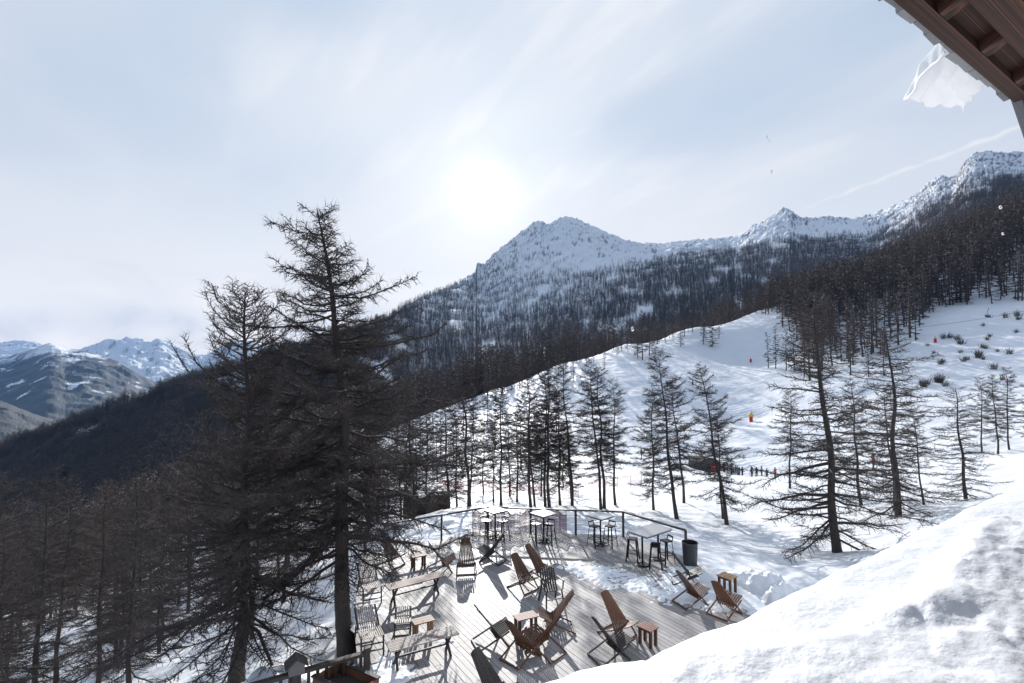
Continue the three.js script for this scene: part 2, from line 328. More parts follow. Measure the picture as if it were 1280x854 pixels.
const SNOW = [0.86, 0.88, 0.91], ROCK = [0.14, 0.14, 0.145], blend = (a, b, t) => a.map((v, k) => mix(v, b[k], t));
const mountain = hillside(MOUNTAIN, 0.14, (h, u) => mix(2, 40, smooth(0.5, 0.95, h)) * (u < 0.26 ? 0.3 : 1), 0.0042, 15);
const TREELINE = [[-1.6, 1.06], [-0.2, 1.06], [-0.12, 1.02], [-0.05, 0.92], [0.02, 0.8], [0.1, 0.73], [0.2, 0.7], [0.33, 0.8], [0.43, 0.78], [0.53, 0.72], [0.72, 0.8], [0.9, 0.78], [1.5, 0.8]]; // by bearing: height share up to which trees grow
// where woods stand on the mountain: 0 to 1
function woods(x, z, h, u) {
  if (h < 0.02) return 0;
  const a = x / -z; let k = 0; while (k + 2 < TREELINE.length && a > TREELINE[k + 1][0]) k++;
  const line = mix(TREELINE[k][1], TREELINE[k + 1][1], clamp((a - TREELINE[k][0]) / (TREELINE[k + 1][0] - TREELINE[k][0]))) + 0.06 * fbm(x * 0.005, z * 0.003, 3);
  let w = smooth(line + 0.03, line - 0.06, h);
  const gap = fbm(x * 0.0065 + 4, z * 0.004, 3);
  w *= smooth(0.42, 0.2, gap);
  w *= mix(1, smooth(-0.28, 0.12, fbm(x * 0.012, z * 0.02 + 9, 3)), a > -0.2 && a < 0.25 ? 0.55 : 0.12);
  return w;
}
hillMesh('mountain', mountain, 900, 240, (x, y, z, ny, v, u) => {
  const h = v * 4 / 3, high = smooth(0.62, 0.85, h);
  const r = 0.62 * fbm(x * 0.05 + y * 0.03, z * 0.02 + y * 0.06, 5) + 0.5 * fbm(x * 0.008, z * 0.008, 3) + (0.8 - ny) * 1.6 + (u > 0.6 && h > 0.93 && u < 0.78 ? 0.12 : 0);
  const under = h < 0.7 ? smooth(0.35, 0.6, fbm(x * 0.05, z * 0.05, 3)) * 0.3 : 0;
  return blend(blend(SNOW, ROCK, smooth(0.17, 0.4, r) * high * 0.92), [0.16, 0.13, 0.11], under);
}, 'high mountain with rocky snow covered summits and wooded lower slopes');
const far = (lines, name, amp, freq, tree, label) => hillMesh(name, hillside(lines, 0.1, (h) => amp * (0.35 + 0.65 * h), freq), 340, 150, (x, y, z, ny, v) => {
  const t = smooth(tree + 55, tree - 55, y + 190 * fbm(x * 0.0034, z * 0.0014, 4)) * smooth(0.5, 0.36, fbm(x * 0.0045 + 7, z * 0.0016, 4)), grain = 0.5 + 0.5 * fbm(x * 0.02, z * 0.02, 3);
  const r = smooth(0.35, 0.7, fbm(x * 0.008, z * 0.008 + y * 0.008, 4) + (0.84 - ny) * 1.5);
  return blend(blend(SNOW, ROCK, r * 0.8), [0.022, 0.028, 0.03], t * (0.97 + 0.03 * grain));
}, label);
far(VALLEY_FOOT, 'valley_hill', 24, 0.0035, 420, 'dark wooded lower hill across the valley');
far(VALLEY_RIDGE, 'wooded_mountain', 75, 0.0017, 120, 'wooded blue mountain across the valley with a snowy top');
far(SNOW_RANGE, 'snowy_mountains', 190, 0.0012, -120, 'pale snow covered range beyond the wooded mountain');
far(FAR_RANGE, 'distant_mountains', 180, 0.001, -600, 'faint snowy peaks on the skyline beyond the valley');
{ const g = new THREE.CircleGeometry(7000, 64); g.rotateX(-Math.PI / 2); const m = structure('valley_floor', g, std(...SNOW, 0.85), 'snowy floor of the valley far below'); m.position.y = -600; }
// ---------------------------------------------------------------- larches, bare in winter
// A trunk and limbs that rise or droop, side branches and short shoots. Returns the geometries of the trunk and of the crown.
function larch(o) {
  const marks = [], R = rng(o.seed), trunk = new Geo(), crown = new Geo(), pts = [], rad = [], S = o.segs ?? 16;
  const path = (t) => V3(o.h * ((o.lean?.[0] ?? 0) * t + (o.bend?.[0] ?? 0) * t * t * t) + 0.012 * o.h * n2(t * 2.1, o.seed), o.h * t, o.h * ((o.lean?.[1] ?? 0) * t + (o.bend?.[1] ?? 0) * t * t * t) + 0.012 * o.h * n2(t * 2.1, o.seed + 50));
  for (let k = 0; k <= S; k++) { const t = k / S; pts.push(path(t)); rad.push(o.r * (Math.pow(1 - t, 0.85) * 0.97 + 0.03 + 0.35 * Math.exp(-t * 26))); }
  pts[0].y -= 0.6;
  trunk.tube(pts, rad, o.sides ?? 8);
  if (o.gnarl) for (let k = 0; k < trunk.p.length; k += 3) { const [x, y, z] = [trunk.p[k], trunk.p[k + 1], trunk.p[k + 2]], w = o.gnarl * (0.6 * n3(x * 9, y * 1.7, z * 9) + 0.5 * Math.abs(n3(x * 22, y * 5, z * 22))); for (let c = 0; c < 3; c++) trunk.p[k + c] += trunk.n[k + c] * w; }
  const up = V3(0, 1, 0), lat = V3(), tan = V3(), d = V3(), q = V3();
  function limb(t, az, len, e0, e1, fat = 1) {
    const p0 = path(t), K = o.limbSegs ?? 6, P = [p0], rr = [], seg = len / K, az1 = az + (R() - 0.5) * 0.9;
    const r0 = Math.min((o.limbR ?? 0.011) * (0.5 + len) * fat, o.r * (1 - t) * 0.55 + 0.008);
    for (let k = 0; k < K; k++) {
      const s = (k + 0.5) / K, e = mix(e0, e1, s * s * 0.6 + s * 0.4) + (R() - 0.5) * (o.kink ?? 0.3), a = mix(az, az1, s) + (R() - 0.5) * (o.kink ?? 0.3);
      P.push(P[k].clone().add(V3(Math.cos(e) * Math.cos(a), Math.sin(e), Math.cos(e) * Math.sin(a)).multiplyScalar(seg)));
    }
    for (let k = 0; k <= K; k++) rr.push(r0 * (1 - 0.86 * k / K) + 0.002);
    crown.tube(P, rr, o.limbSides ?? 4);
    marks.push(P);
    const thin = o.thin ? mix(1, o.thin, smooth(0.4, 0.6, t)) : 1, nSec = Math.round(len * o.sec * thin);
    for (let j = 0; j < nSec; j++) {
      const s = 0.1 + 0.9 * Math.pow((j + R()) / nSec, 0.8), f = Math.min(K - 1, Math.floor(s * K)), p = P[f].clone().lerp(P[f + 1], s * K - f);
      tan.subVectors(P[f + 1], P[f]).normalize(); lat.crossVectors(tan, up).normalize().multiplyScalar(j % 2 ? 1 : -1);
      const fan = (o.fan ?? 0.75) * (0.6 + R() * 0.8), lift = mix(o.droop ?? -0.35, o.lift ?? 0.5, R());
      d.copy(tan).multiplyScalar(1 - fan * 0.55).addScaledVector(lat, fan).addScaledVector(up, lift).normalize();
      const ls = Math.min(len * 0.5, (0.18 + 0.55 * R()) * (o.secLen ?? 0.8) * (1.1 - 0.75 * s) * (o.thinLen ? mix(1, o.thinLen, smooth(0.4, 0.6, t)) : 1) + 0.1);
      const droop = (o.hang ?? -0.25) * R(), a = p, b = p.clone().addScaledVector(d, ls * 0.55), c = b.clone().addScaledVector(q.copy(d).addScaledVector(up, droop).normalize(), ls * 0.45);
      const w = o.twigR ?? 0.005;
      if (o.plain) { crown.spike(a, d, ls, w * 1.6); }
      else crown.tube([a, b, c], [w * 1.3, w, w * 0.35], 3);
      const nT = Math.round(ls * (o.ter ?? 0) * (0.4 + 0.6 * thin));
      for (let m = 0; m < nT; m++) {
        const g = (m + R()) / nT, at = g < 0.55 ? a.clone().lerp(b, g / 0.55) : b.clone().lerp(c, (g - 0.55) / 0.45);
        const dd = d.clone().multiplyScalar(0.5).add(V3(R() - 0.5, R() - 0.42, R() - 0.5).multiplyScalar(1.8)).normalize(), stub = R() < (o.stubs ?? 0.5);
        crown.spike(at, dd, stub ? 0.025 + 0.03 * R() : (0.08 + 0.26 * R()) * (o.terLen ?? 1), stub ? w * 1.7 : w * 0.75);
      }
    }
  }
  for (let k = 0; k < o.n; k++) {
    const t = o.base + (0.985 - o.base) * Math.pow((k + R() * 0.8) / o.n, o.pow ?? 0.95), h = (t - o.base) / (1 - o.base);
    const az = k * 2.39996 + R() * 1.1, gap = n2(t * 5.3 + o.seed * 3.1, Math.cos(az) * 0.9 + Math.sin(az) * 0.6), len = o.len(h) * Math.min(1.4, (0.4 + 1.05 * R()) * (1 + (o.gaps ?? 0.6) * gap));
    if (gap < -0.62 && R() < 0.7) continue;
    limb(t, az, len, o.e0(h) + (R() - 0.5) * 0.3, o.e1(h) + (R() - 0.5) * 0.4, 0.8 + 0.5 * R());
  }
  for (const l of o.extra ?? []) limb(...l);
  return { trunk: trunk.build(!!o.gnarl), crown: crown.build(), marks };
}
function plant(kind, label, [x, z], { turn = 0, size = 1, group, name = 'larch_tree', crown = M.twig, y, lean = 0 } = {}) {
  const t = thing(name, label, 'tree', [x, y ?? groundY(x, z), z], turn, group);
  mesh('trunk', kind.trunk, M.bark, t); mesh('crown', kind.crown, crown, t);
  t.scale.setScalar(size); if (lean) t.rotation.set(0, turn, lean, 'ZYX');
  return t;
}
const wide = (a, b) => (h) => mix(a, b, h);
// the two big larches by the terrace
const bigLarch = larch({ seed: 5, thin: 0.95, thinLen: 0.55, h: 11.6, r: 0.2, lean: [-0.012, 0], bend: [-0.07, 0.01], base: 0.2, n: 215, pow: 0.88, len: (h) => 0.35 + 3.3 * Math.pow(1 - h, 0.85) * (0.55 + 0.45 * smooth(0, 0.12, h)), e0: wide(-0.32, 0.25), e1: wide(0.02, 0.95), sec: 16, ter: 36, secLen: 1.15, limbR: 0.0115, twigR: 0.0075, kink: 0.7, hang: -0.9, droop: -0.7, lift: 0.55, sides: 28, segs: 90, gnarl: 0.025,
  extra: [[0.8, 0.1, 2.5, 0.12, 0.75, 1.5], [0.94, 3.2, 1.7, 0.3, 0.3, 1.4], [0.68, 0.15, 3.1, 0.05, 0.45, 1.5], [0.63, 3.3, 3.4, 0.25, 0.1, 1.6], [0.71, 3.0, 2.9, 0.2, 0.25, 1.4], [0.55, 3.5, 3.6, 0.1, 0, 1.5], [0.3, 0.4, 2.6, -0.35, -0.1, 1.4], [0.26, 2.7, 3.6, -0.45, -0.25, 1.6], [0.38, 5.9, 3.4, -0.2, 0, 1.5], [0.34, 0.1, 2.9, -0.3, -0.1, 1.4]] });
plant(bigLarch, 'tall bare larch with a crooked top, its trunk rising beside the terrace', [-4.3, -13.6], { y: -0.75, crown: M.twig });
const candelabra = larch({ seed: 9, gaps: 0.25, thin: 1, thinLen: 0.42, h: 9.6, r: 0.16, lean: [-0.012, 0], base: 0.14, n: 165, pow: 0.9, len: (h) => 0.3 + 2.5 * Math.pow(1 - h, 0.55), e0: (h) => mix(-0.5, 0.2, smooth(0, 0.55, h)), e1: (h) => mix(-0.05, 1.35, smooth(0.1, 0.5, h)), sec: 13, ter: 33, secLen: 1, limbR: 0.0105, twigR: 0.007, kink: 0.42, fan: 0.7, hang: -0.4, droop: -0.25, lift: 0.6, sides: 24, segs: 80, gnarl: 0.022,
  extra: [[0.4, 3.0, 2.8, -0.15, 0.05, 1.3], [0.3, 3.3, 3.6, -0.3, -0.1, 1.5], [0.22, 2.9, 3.8, -0.45, -0.25, 1.5], [0.16, 0.5, 3, -0.5, -0.3, 1.3], [0.46, 3.2, 2.4, 0.05, 0.3, 1.2]] });
plant(candelabra, 'bare larch with upswept candelabra branches standing beside the crooked larch', [-6.55, -12.8], { y: -1.1 });

// larches of middle size: long bare stems with drooping boughs
const stem = (seed, o = {}) => larch({ seed, h: 11, r: 0.125, base: 0.2, n: 84, pow: 0.95, len: (h) => 0.3 + 2.0 * Math.pow(1 - h, 0.7) * smooth(-0.25, 0.25, h), e0: wide(-0.4, 0.35), e1: wide(-0.05, 0.8), sec: 13, ter: 20, secLen: 1.05, limbR: 0.0115, twigR: 0.012, limbSegs: 5, limbSides: 3, kink: 0.52, stubs: 0.3, lean: [-0.03, 0], hang: -0.5, ...o });
const stems = [stem(21), stem(22, { base: 0.34, n: 60, r: 0.11 }), stem(23, { base: 0.12, n: 84, lean: [-0.05, 0.01] }), stem(24, { h: 12, base: 0.28, n: 60, lean: [-0.02, 0.02] }), stem(25, { h: 11.5, base: 0.1, n: 100, sec: 13, len: (h) => 0.3 + 2.5 * Math.pow(1 - h, 0.75), lean: [0, 0], twigR: 0.0085 }), stem(26, { h: 11.5, base: 0.14, n: 90, sec: 14, len: (h) => 0.3 + 2.3 * Math.pow(1 - h, 0.7), lean: [0.02, 0.01], twigR: 0.0085 })];
const reaching = larch({ seed: 31, h: 11, r: 0.17, base: 0.08, n: 120, pow: 0.9, lean: [-0.065, 0], len: (h) => 0.3 + 2.7 * Math.pow(1 - h, 0.75), e0: wide(-0.35, 0.3), e1: wide(0.05, 0.7), sec: 11, ter: 22, secLen: 1.1, limbR: 0.012, twigR: 0.0085, kink: 0.45, hang: -0.5, droop: -0.5, sides: 18, segs: 60, gnarl: 0.02,
  extra: [[0.36, 3.1, 3.6, 0.0, -0.2, 1.9], [0.33, 0.1, 2.6, 0.05, -0.25, 1.5], [0.24, 3.3, 3.2, -0.1, -0.4, 1.6], [0.62, 3.2, 2.0, 0.1, 0.2, 1.3], [0.16, 2.9, 2.6, -0.5, -0.7, 1.3]] });
plant(reaching, 'leaning larch with long reaching boughs behind the snow bank', [13.2, -21], { y: -1.2 });
const layered = larch({ seed: 33, h: 10, r: 0.14, base: 0.08, n: 100, pow: 0.9, lean: [-0.03, 0], len: (h) => 0.3 + 2.3 * Math.pow(1 - h, 0.65), e0: wide(-0.3, 0.15), e1: wide(-0.05, 0.5), sec: 11, ter: 20, secLen: 1, limbR: 0.0115, twigR: 0.009, kink: 0.35, hang: -0.45, sides: 18, segs: 60, gnarl: 0.02, extra: [[0.82, 0.1, 2.6, 0.0, 0.35, 1.5], [0.4, 0.2, 2.6, -0.1, -0.2, 1.5], [0.44, 3.2, 2.6, 0.05, -0.25, 1.5]] });
plant(layered, 'straight larch with level layered boughs beside the leaning larch', [19.4, -26], { y: -1.2 });
plant(layered, 'slim larch with short boughs next to the layered larch', [25.0, -28.6], { size: 0.66, turn: 2.4, lean: 0.09, y: -1 });
plant(stems[1], 'thin larch stem between the layered larch and the slim larch', [23.4, -29.5], { size: 0.52, turn: 1, lean: 0.1, y: -1 });
plant(stems[0], 'thin larch stem behind the leaning larch', [21.8, -32.5], { size: 0.72, turn: 3, lean: 0.08 });
plant(stems[2], 'crooked thin larch close behind the layered larch', [20.3, -27.5], { size: 0.6, turn: 4, lean: 0.05 });
plant(stems[1], 'thin larch on the run behind the long reaching boughs', [22.5, -42], { size: 0.75, turn: 2.2 });
for (const [x, z, s, k, lean, label] of [
  [12, -29, 0.82, 2, 0.1, 'lone larch on the open snow beyond the waste bin'], [12.6, -31, 0.6, 1, 0.06, 'thin larch standing close behind the lone larch'],
  [9.6, -30.2, 0.9, 0, 0.1, 'leaning larch in the clump behind the large bar table'], [9.1, -33.5, 0.68, 2, 0.04, 'shorter bushy larch in the clump behind the large bar table'], [12.2, -37, 0.75, 3, 0.07, 'slender larch at the back of the clump behind the large bar table'],
  [5.6, -33, 0.86, 1, 0.05, 'twin stemmed larch, its thinner stem, behind the small bar tables'], [5.95, -33.2, 0.82, 0, 0.02, 'twin stemmed larch, its bushier stem, behind the small bar tables'], [7.2, -36, 0.72, 3, 0.02, 'slender larch behind the twin stems']])
  plant(stems[k], label, [x, z], { size: s, turn: x * 3.1, lean });
for (const [x, z, s, k, lean] of [[-2.6, -32, 1, 0, 0.03], [-4.1, -34, 0.9, 2, 0.02], [-0.7, -33.2, 0.95, 1, 0.04], [1.15, -31, 0.92, 3, 0.05], [1.55, -34.5, 0.88, 1, 0.06], [2.35, -33, 1.05, 0, 0.03], [2.15, -33.6, 0.9, 3, 0.02], [3.9, -34, 1.0, 3, 0.04], [3.3, -36, 0.9, 2, 0.05], [-5.8, -31, 0.95, 2, 0.02], [-7.4, -36, 0.9, 0, 0.02], [-3.2, -40, 0.8, 3, 0.0], [0.4, -41, 0.85, 2, 0.02], [-1.6, -44, 0.8, 0, 0.03], [-9, -42, 0.9, 3, 0.02], [4.8, -42, 0.7, 2, 0.04], [-11, -34, 0.95, 1, 0.0], [-13, -40, 0.9, 0, 0.02], [-5, -47, 0.9, 4, 0.02], [-0.2, -48, 0.85, 4, 0.02], [2.6, -46, 0.85, 2, 0.03], [-7.4, -51, 0.9, 4, 0], [-3, -54, 0.9, 2, 0.02], [1.8, -56, 0.85, 4, 0.02], [5.2, -53, 0.8, 0, 0.02], [-8, -31, 0.9, 4, 0.02], [-6.2, -38, 0.9, 4, 0.02]])
  plant(stems[k], 'bare larch with a dark stem in the row just beyond the terrace', [x, z], { size: s * 0.8, turn: x * 2.3 + z, lean, group: 'larches in the row beyond the terrace' });
{ // the wood below the terrace, thick with brown twigs
  const R = rng(77), rust = M.twigRust;
  const at = []; let n = 0;
  for (let tries = 0; n < 58 && tries < 4000; tries++) {
    const d = 15 + 48 * Math.pow(R(), 1.15), a = -1.1 + 0.92 * R(), x = a * d, z = -d;
    if (a > -0.42 && d < 24 || Math.hypot(x + 6.5, z + 12.8) < 4 || at.some(([p, q]) => Math.hypot(p - x, q - z) < 2.1)) continue;
    at.push([x, z]); n++;
    const top = 6.6 - d * (mix(135, 55, smooth(-0.75, -0.3, a)) + 60 * R()) / 640, size = clamp((top - groundY(x, z)) / 11, 0.4, 1.05);
    plant(stems[d < 32 ? 4 + n % 2 : [4, 2, 5, 0, 4, 3][n % 6]], 'bare brown larch in the thick wood below the terrace', [x, z], { size, turn: R() * 6, crown: R() < 0.45 ? rust : M.twig, group: 'larches in the wood below the terrace' });
  }
}
// ridge wood: smaller, simpler larches
const ridgeKinds = [41, 42, 43, 44].map((seed, k) => larch({ seed, h: 15, r: 0.16, base: [0.1, 0.16, 0.05, 0.2][k], n: [58, 50, 62, 46][k], len: (h) => 0.4 + [2.0, 1.7, 2.4, 1.6][k] * Math.pow(1 - h, 0.7), e0: wide(-0.3, 0.3), e1: wide(0, 0.8), sec: 9, secLen: 1.5, plain: true, twigR: 0.065, limbR: 0.032, limbSegs: 3, limbSides: 3, sides: 5, segs: 6, kink: 0.4, lean: [-0.02, 0] }));
const ridgeLabels = ['bare dark larch in the wood climbing the ridge above the piste', 'bare larch at the far edge of the piste crest'];
function inWood(x, z) { // right-hand wood: a belt above the open snow
  const d = -z, a = x / d;
  const near = a < 0.7 ? mix(318, 126, smooth(0.46, 0.64, a)) + 30 * n2(x * 0.03, z * 0.03) : mix(126, 205, smooth(0.7, 0.84, a)) + 12 * n2(x * 0.04, z * 0.04);
  return a > 0.38 && d > near && d < 375 && a < 1.25;
}
{
  const R = rng(101); let n = 0, tries = 0; const at = [];
  while (n < 100 && tries++ < 20000) {
    const d = 120 + 260 * Math.pow(R(), 0.8), a = 0.42 + 0.66 * R(), x = a * d, z = -d;
    if (!inWood(x, z) || at.some(([p, q]) => Math.hypot(p - x, q - z) < 3.2) || fbm(x * 0.02, z * 0.02, 2) < -0.28) continue;
    at.push([x, z]); n++;
    plant(ridgeKinds[Math.floor(R() * 4)], ridgeLabels[0], [x, z], { size: 0.72 + 0.5 * R(), turn: R() * 6.3, crown: R() < 0.3 ? M.twigRust : M.farTwig, group: 'larches in the ridge wood' });
  }
  const skyline = (a) => { let best = -9, at = 0; for (let d = 150; d < 380; d += 4) { const e = (groundY(a * d, -d) - 6.6) / d; if (e > best) { best = e; at = d; } } return at; };
  for (let k = 0; k < 62; k++) { // along the crest, most of them on its near lip
    const a = mix(-0.14, 0.56, (k + R()) / 62), d = skyline(a) - 16 + 34 * Math.pow(R(), 1.3), x = a * d;
    plant(ridgeKinds[Math.floor(R() * 4)], ridgeLabels[1], [x, -d], { size: 0.55 + 0.6 * R(), turn: R() * 6.3, crown: M.farTwig, group: 'larches along the piste crest' });
  }
  for (let k = 0; k < 26; k++) { const d = 66 + 58 * R(), a = -1.02 + 0.86 * R(); plant(ridgeKinds[Math.floor(R() * 4)], 'slim larch further down the wood below the terrace, behind the brown ones', [a * d, -d], { size: 0.6 + 0.3 * R(), turn: R() * 6.3, crown: R() < 0.5 ? M.twig : M.twigRust, group: 'larches deeper in the wood below the terrace' }); }
  for (let k = 0; k < 22; k++) { const a = -0.34 + 0.44 * (k + R()) / 22, d = 68 + 92 * R(); plant(ridgeKinds[Math.floor(R() * 4)], 'larch of middle height on the slope between the terrace row and the piste crest', [a * d, -d], { size: 0.5 + 0.3 * R(), turn: R() * 6.3, crown: R() < 0.3 ? M.twigRust : M.twig, group: 'larches on the slope behind the terrace row' }); }
  for (const [a, d, s] of [[0.254, 205, 1.35], [0.268, 212, 1.2], [0.245, 208, 0.95], [0.28, 203, 0.85], [0.375, 240, 1.0], [0.392, 238, 1.15], [0.405, 246, 0.9], [0.33, 235, 0.85], [0.18, 190, 0.5], [0.12, 175, 0.6], [0.07, 165, 0.6], [0.03, 158, 0.65], [0.5, 190, 0.9], [0.515, 186, 1.05], [0.535, 180, 1.0], [0.55, 176, 1.15], [0.57, 165, 1.0], [0.0, 168, 0.7], [0.015, 172, 0.6], [-0.02, 166, 0.75], [0.09, 186, 0.7], [0.1, 190, 0.6], [0.145, 198, 0.65], [0.16, 204, 0.55], [0.205, 215, 0.6], [0.225, 222, 0.5], [0.3, 246, 0.6], [0.315, 250, 0.5], [0.345, 262, 0.6]])
    plant(ridgeKinds[Math.floor(R() * 4)], 'small dark larch standing by itself or in a small clump on the open piste', [a * d, -d], { size: s, turn: R() * 6.3, crown: M.farTwig, group: 'larches on the open piste' });
}
for (const [x, z, s, k] of [[63, -67, 0.95, 0], [66, -68.5, 0.9, 3], [69, -66, 1.05, 2], [64.5, -71, 0.85, 3], [71, -67, 1.0, 0], [67.2, -66, 0.9, 2]])
  plant(stems[k], 'larch in the small clump on the snow below the upper bushes', [x, z], { size: s, turn: x, group: 'larches in the clump below the upper bushes' });
{ // woods too thick to count: the mountain's flank, the spur and the back of the ridge
  const R = rng(202), kind = ((seed) => { const l = larch({ seed, h: 15, r: 0.22, base: 0.1, n: 20, len: (h) => 0.6 + 2.2 * Math.pow(1 - h, 0.7), e0: wide(-0.3, 0.3), e1: wide(0, 0.8), sec: 3.6, secLen: 2.2, plain: true, twigR: 0.11, limbR: 0.05, limbSegs: 2, limbSides: 3, sides: 4, segs: 3 }); const g = new Geo(); for (const p of [l.trunk, l.crown]) { const o = g.p.length / 3; g.p.push(...p.attributes.position.array); g.n.push(...p.attributes.normal.array); g.i.push(...Array.from(p.index.array, (v) => v + o)); } return g.build(); })(51);
  const spots = [], m = new THREE.Matrix4(), e = new THREE.Euler(), Q = new THREE.Quaternion();
  const put = (p) => { const s = 0.75 + 0.65 * R(); m.compose(p, Q.setFromEuler(e.set((R() - 0.5) * 0.08, R() * 6.3, (R() - 0.5) * 0.08)), V3(s * (0.85 + 0.4 * R()), s, s)); spots.push(m.clone()); };
  const reach = [0]; for (let k = 0; k + 1 < MOUNTAIN.length; k++) { const [p, q] = [MOUNTAIN[k][2], MOUNTAIN[k + 1][2]]; reach.push(reach[k] + q[0] / -q[2] - p[0] / -p[2]); }
  const spread = (t) => { const w = t * reach[reach.length - 1]; let k = 0; while (reach[k + 1] < w) k++; return (k + (w - reach[k]) / (reach[k + 1] - reach[k])) / (reach.length - 1); };
  for (let k = 0; k < 250000; k++) {
    const u = spread(R()), v = 0.76 * Math.pow(R(), 0.8), p = mountain(u, v);
    if (R() < woods(p.x, p.z, v * 4 / 3, u) * (u < 0.24 ? 0.7 : 0.95)) put(p);
  }
  for (let k = 0; k < 6500; k++) { const d = 150 + 270 * R(), a = -0.2 + 1.4 * R(), x = a * d; if ((inWood(x, -d) && R() < smooth(150, 270, d)) || (a < 0.55 && d > mix(180, 360, smooth(-0.16, 0.58, a)) && d < 400)) put(V3(x, groundY(x, -d), -d)); }
  for (let k = 0; k < 2600; k++) { const x = -40 - 120 * R(), z = -125 - 165 * R(); put(V3(x, groundY(x, z), z)); }
  const f = new THREE.InstancedMesh(kind, M.farTwig, spots.length); spots.forEach((t, i) => f.setMatrixAt(i, t)); f.name = 'larch_forest'; f.castShadow = f.receiveShadow = true;
  tag(f, 'dark larch forest covering the mountain flank and the spur', 'forest', null, 'stuff'); scene.add(f);
}
// ---------------------------------------------------------------- terrace
const unit = new THREE.BoxGeometry(1, 1, 1);
const mtx = new THREE.Matrix4();
// a bar of width w and thickness t from a to b; side gives the way its width points
function bar(name, mat, parent, a, b, w, t, side = V3(0, 0, 1), geo = unit) {
  const m = mesh(name, geo, mat, parent), d = V3().subVectors(b, a), L = d.length(), x = d.clone().normalize(), y = V3().crossVectors(side, x).normalize(), z = V3().crossVectors(x, y);
  mtx.makeBasis(x, y, z); m.quaternion.setFromRotationMatrix(mtx); m.position.copy(a).add(b).multiplyScalar(0.5); m.scale.set(L, t, w); return m;
}
const box = (name, mat, parent, [x, y, z], [sx, sy, sz], turn = 0, geo = unit) => { const m = mesh(name, geo, mat, parent); m.position.set(x, y, z); m.scale.set(sx, sy, sz); m.rotation.y = turn; return m; };
const tubeGeo = (pts, r, sides = 8) => new Geo().tube(pts, pts.map(() => r), sides, true).build();

const boards = [[0.63, 0.6, 0.58], [0.69, 0.66, 0.64], [0.57, 0.54, 0.52], [0.65, 0.63, 0.615]].map(([r, g, b]) => new THREE.MeshPhysicalMaterial({ map: woodMap(r + 0.14, g + 0.14, b + 0.15, 0.28), roughness: 0.6, clearcoat: 0.3, clearcoatRoughness: 0.6, bumpMap: grainBump, bumpScale: 0.004 }));
const brown = [[0.115, 0.05, 0.026], [0.09, 0.04, 0.022], [0.14, 0.065, 0.034]].map(([r, g, b]) => std(r, g, b, 0.55));
const darkWood = [std(0.035, 0.03, 0.028, 0.55), std(0.05, 0.04, 0.036, 0.6)];
const greyWood = [[0.34, 0.28, 0.25], [0.29, 0.235, 0.21], [0.4, 0.33, 0.3]].map(([r, g, b]) => std(r, g, b, 0.6));
const honey = [[0.3, 0.165, 0.085], [0.25, 0.135, 0.07]].map(([r, g, b]) => std(r, g, b, 0.6));
const rusty = [[0.19, 0.085, 0.04], [0.16, 0.07, 0.035]].map(([r, g, b]) => std(r, g, b, 0.55));
const paleSlat = [[0.55, 0.46, 0.4], [0.48, 0.4, 0.35]].map(([r, g, b]) => std(r, g, b, 0.6));
const blackSteel = std(0.02, 0.02, 0.022, 0.4, { metalness: 0.6 });
const railSteel = std(0.05, 0.05, 0.055, 0.5, { metalness: 0.4 });

{ // boards run slantwise across the terrace, each cut to its outline
  const deck = thing('wooden_deck', 'wooden terrace deck of long pale boards with a steel railing around it', 'deck');
  const dir = V3(0.536, 0, 0.844), across = V3(0.844, 0, -0.536), R = rng(8), W = 0.145;
  const cut = (poly, nx, nz, k) => { const out = []; for (let i = 0; i < poly.length; i++) { const a = poly[i], b = poly[(i + 1) % poly.length], da = a[0] * nx + a[1] * nz - k, db = b[0] * nx + b[1] * nz - k; if (da <= 0) out.push(a); if (da * db < 0) { const t = da / (da - db); out.push([mix(a[0], b[0], t), mix(a[1], b[1], t)]); } } return out; };
  const proj = DECK.map(([x, z]) => x * across.x + z * across.z), lo = Math.min(...proj), hi = Math.max(...proj);
  for (let s = lo, k = 0; s < hi; s += W, k++) {
    let strip = cut(cut(DECK, across.x, across.z, s + W - 0.011), -across.x, -across.z, -s);
    if (strip.length < 3) continue;
    const al = strip.map(([x, z]) => x * dir.x + z * dir.z), a0 = Math.min(...al), a1 = Math.max(...al), joints = [a0];
    for (let j = a0 + 1.5 + 3 * R(); j < a1 - 1; j += 4) joints.push(j);
    joints.push(a1);
    for (let j = 0; j + 1 < joints.length; j++) {
      const piece = cut(cut(strip, dir.x, dir.z, joints[j + 1] - 0.004), -dir.x, -dir.z, -joints[j] - (j ? 0.004 : 0));
      if (piece.length < 3) continue;
      const g = new Geo(), top = -0.002 - 0.004 * R(), n = piece.length, off = R() * 9, tilt = (R() - 0.5) * 0.012;
      const put = (y, P) => { for (const [x, z] of P) { const l = x * dir.x + z * dir.z, c = x * across.x + z * across.z; g.p.push(x, y + tilt * (c - s - W / 2), z); g.uv.push(l / 1.6 + off, (c - s) / 0.5 + off); } };
      put(top, piece); for (let i = 1; i < n - 1; i++) g.i.push(0, i, i + 1);
      const edge = g.p.length / 3; put(top, piece); put(top - 0.032, piece);
      for (let i = 0; i < n; i++) { const q = (i + 1) % n; g.i.push(edge + i, edge + q, edge + n + q, edge + i, edge + n + q, edge + n + i); }
      mesh('plank', g.build(), boards[Math.floor(R() * 4)], deck);
    }
  }
  const sh = new THREE.Shape(DECK.map(([x, z]) => new THREE.Vector2(x * 0.985, -(z + 15) * 0.985 + 15))), under = new THREE.ExtrudeGeometry(sh, { depth: 0.25, bevelEnabled: false }); under.rotateX(-Math.PI / 2); under.translate(0, -0.31, 0);
  mesh('substructure', under, std(0.07, 0.06, 0.055, 0.9), deck);
}
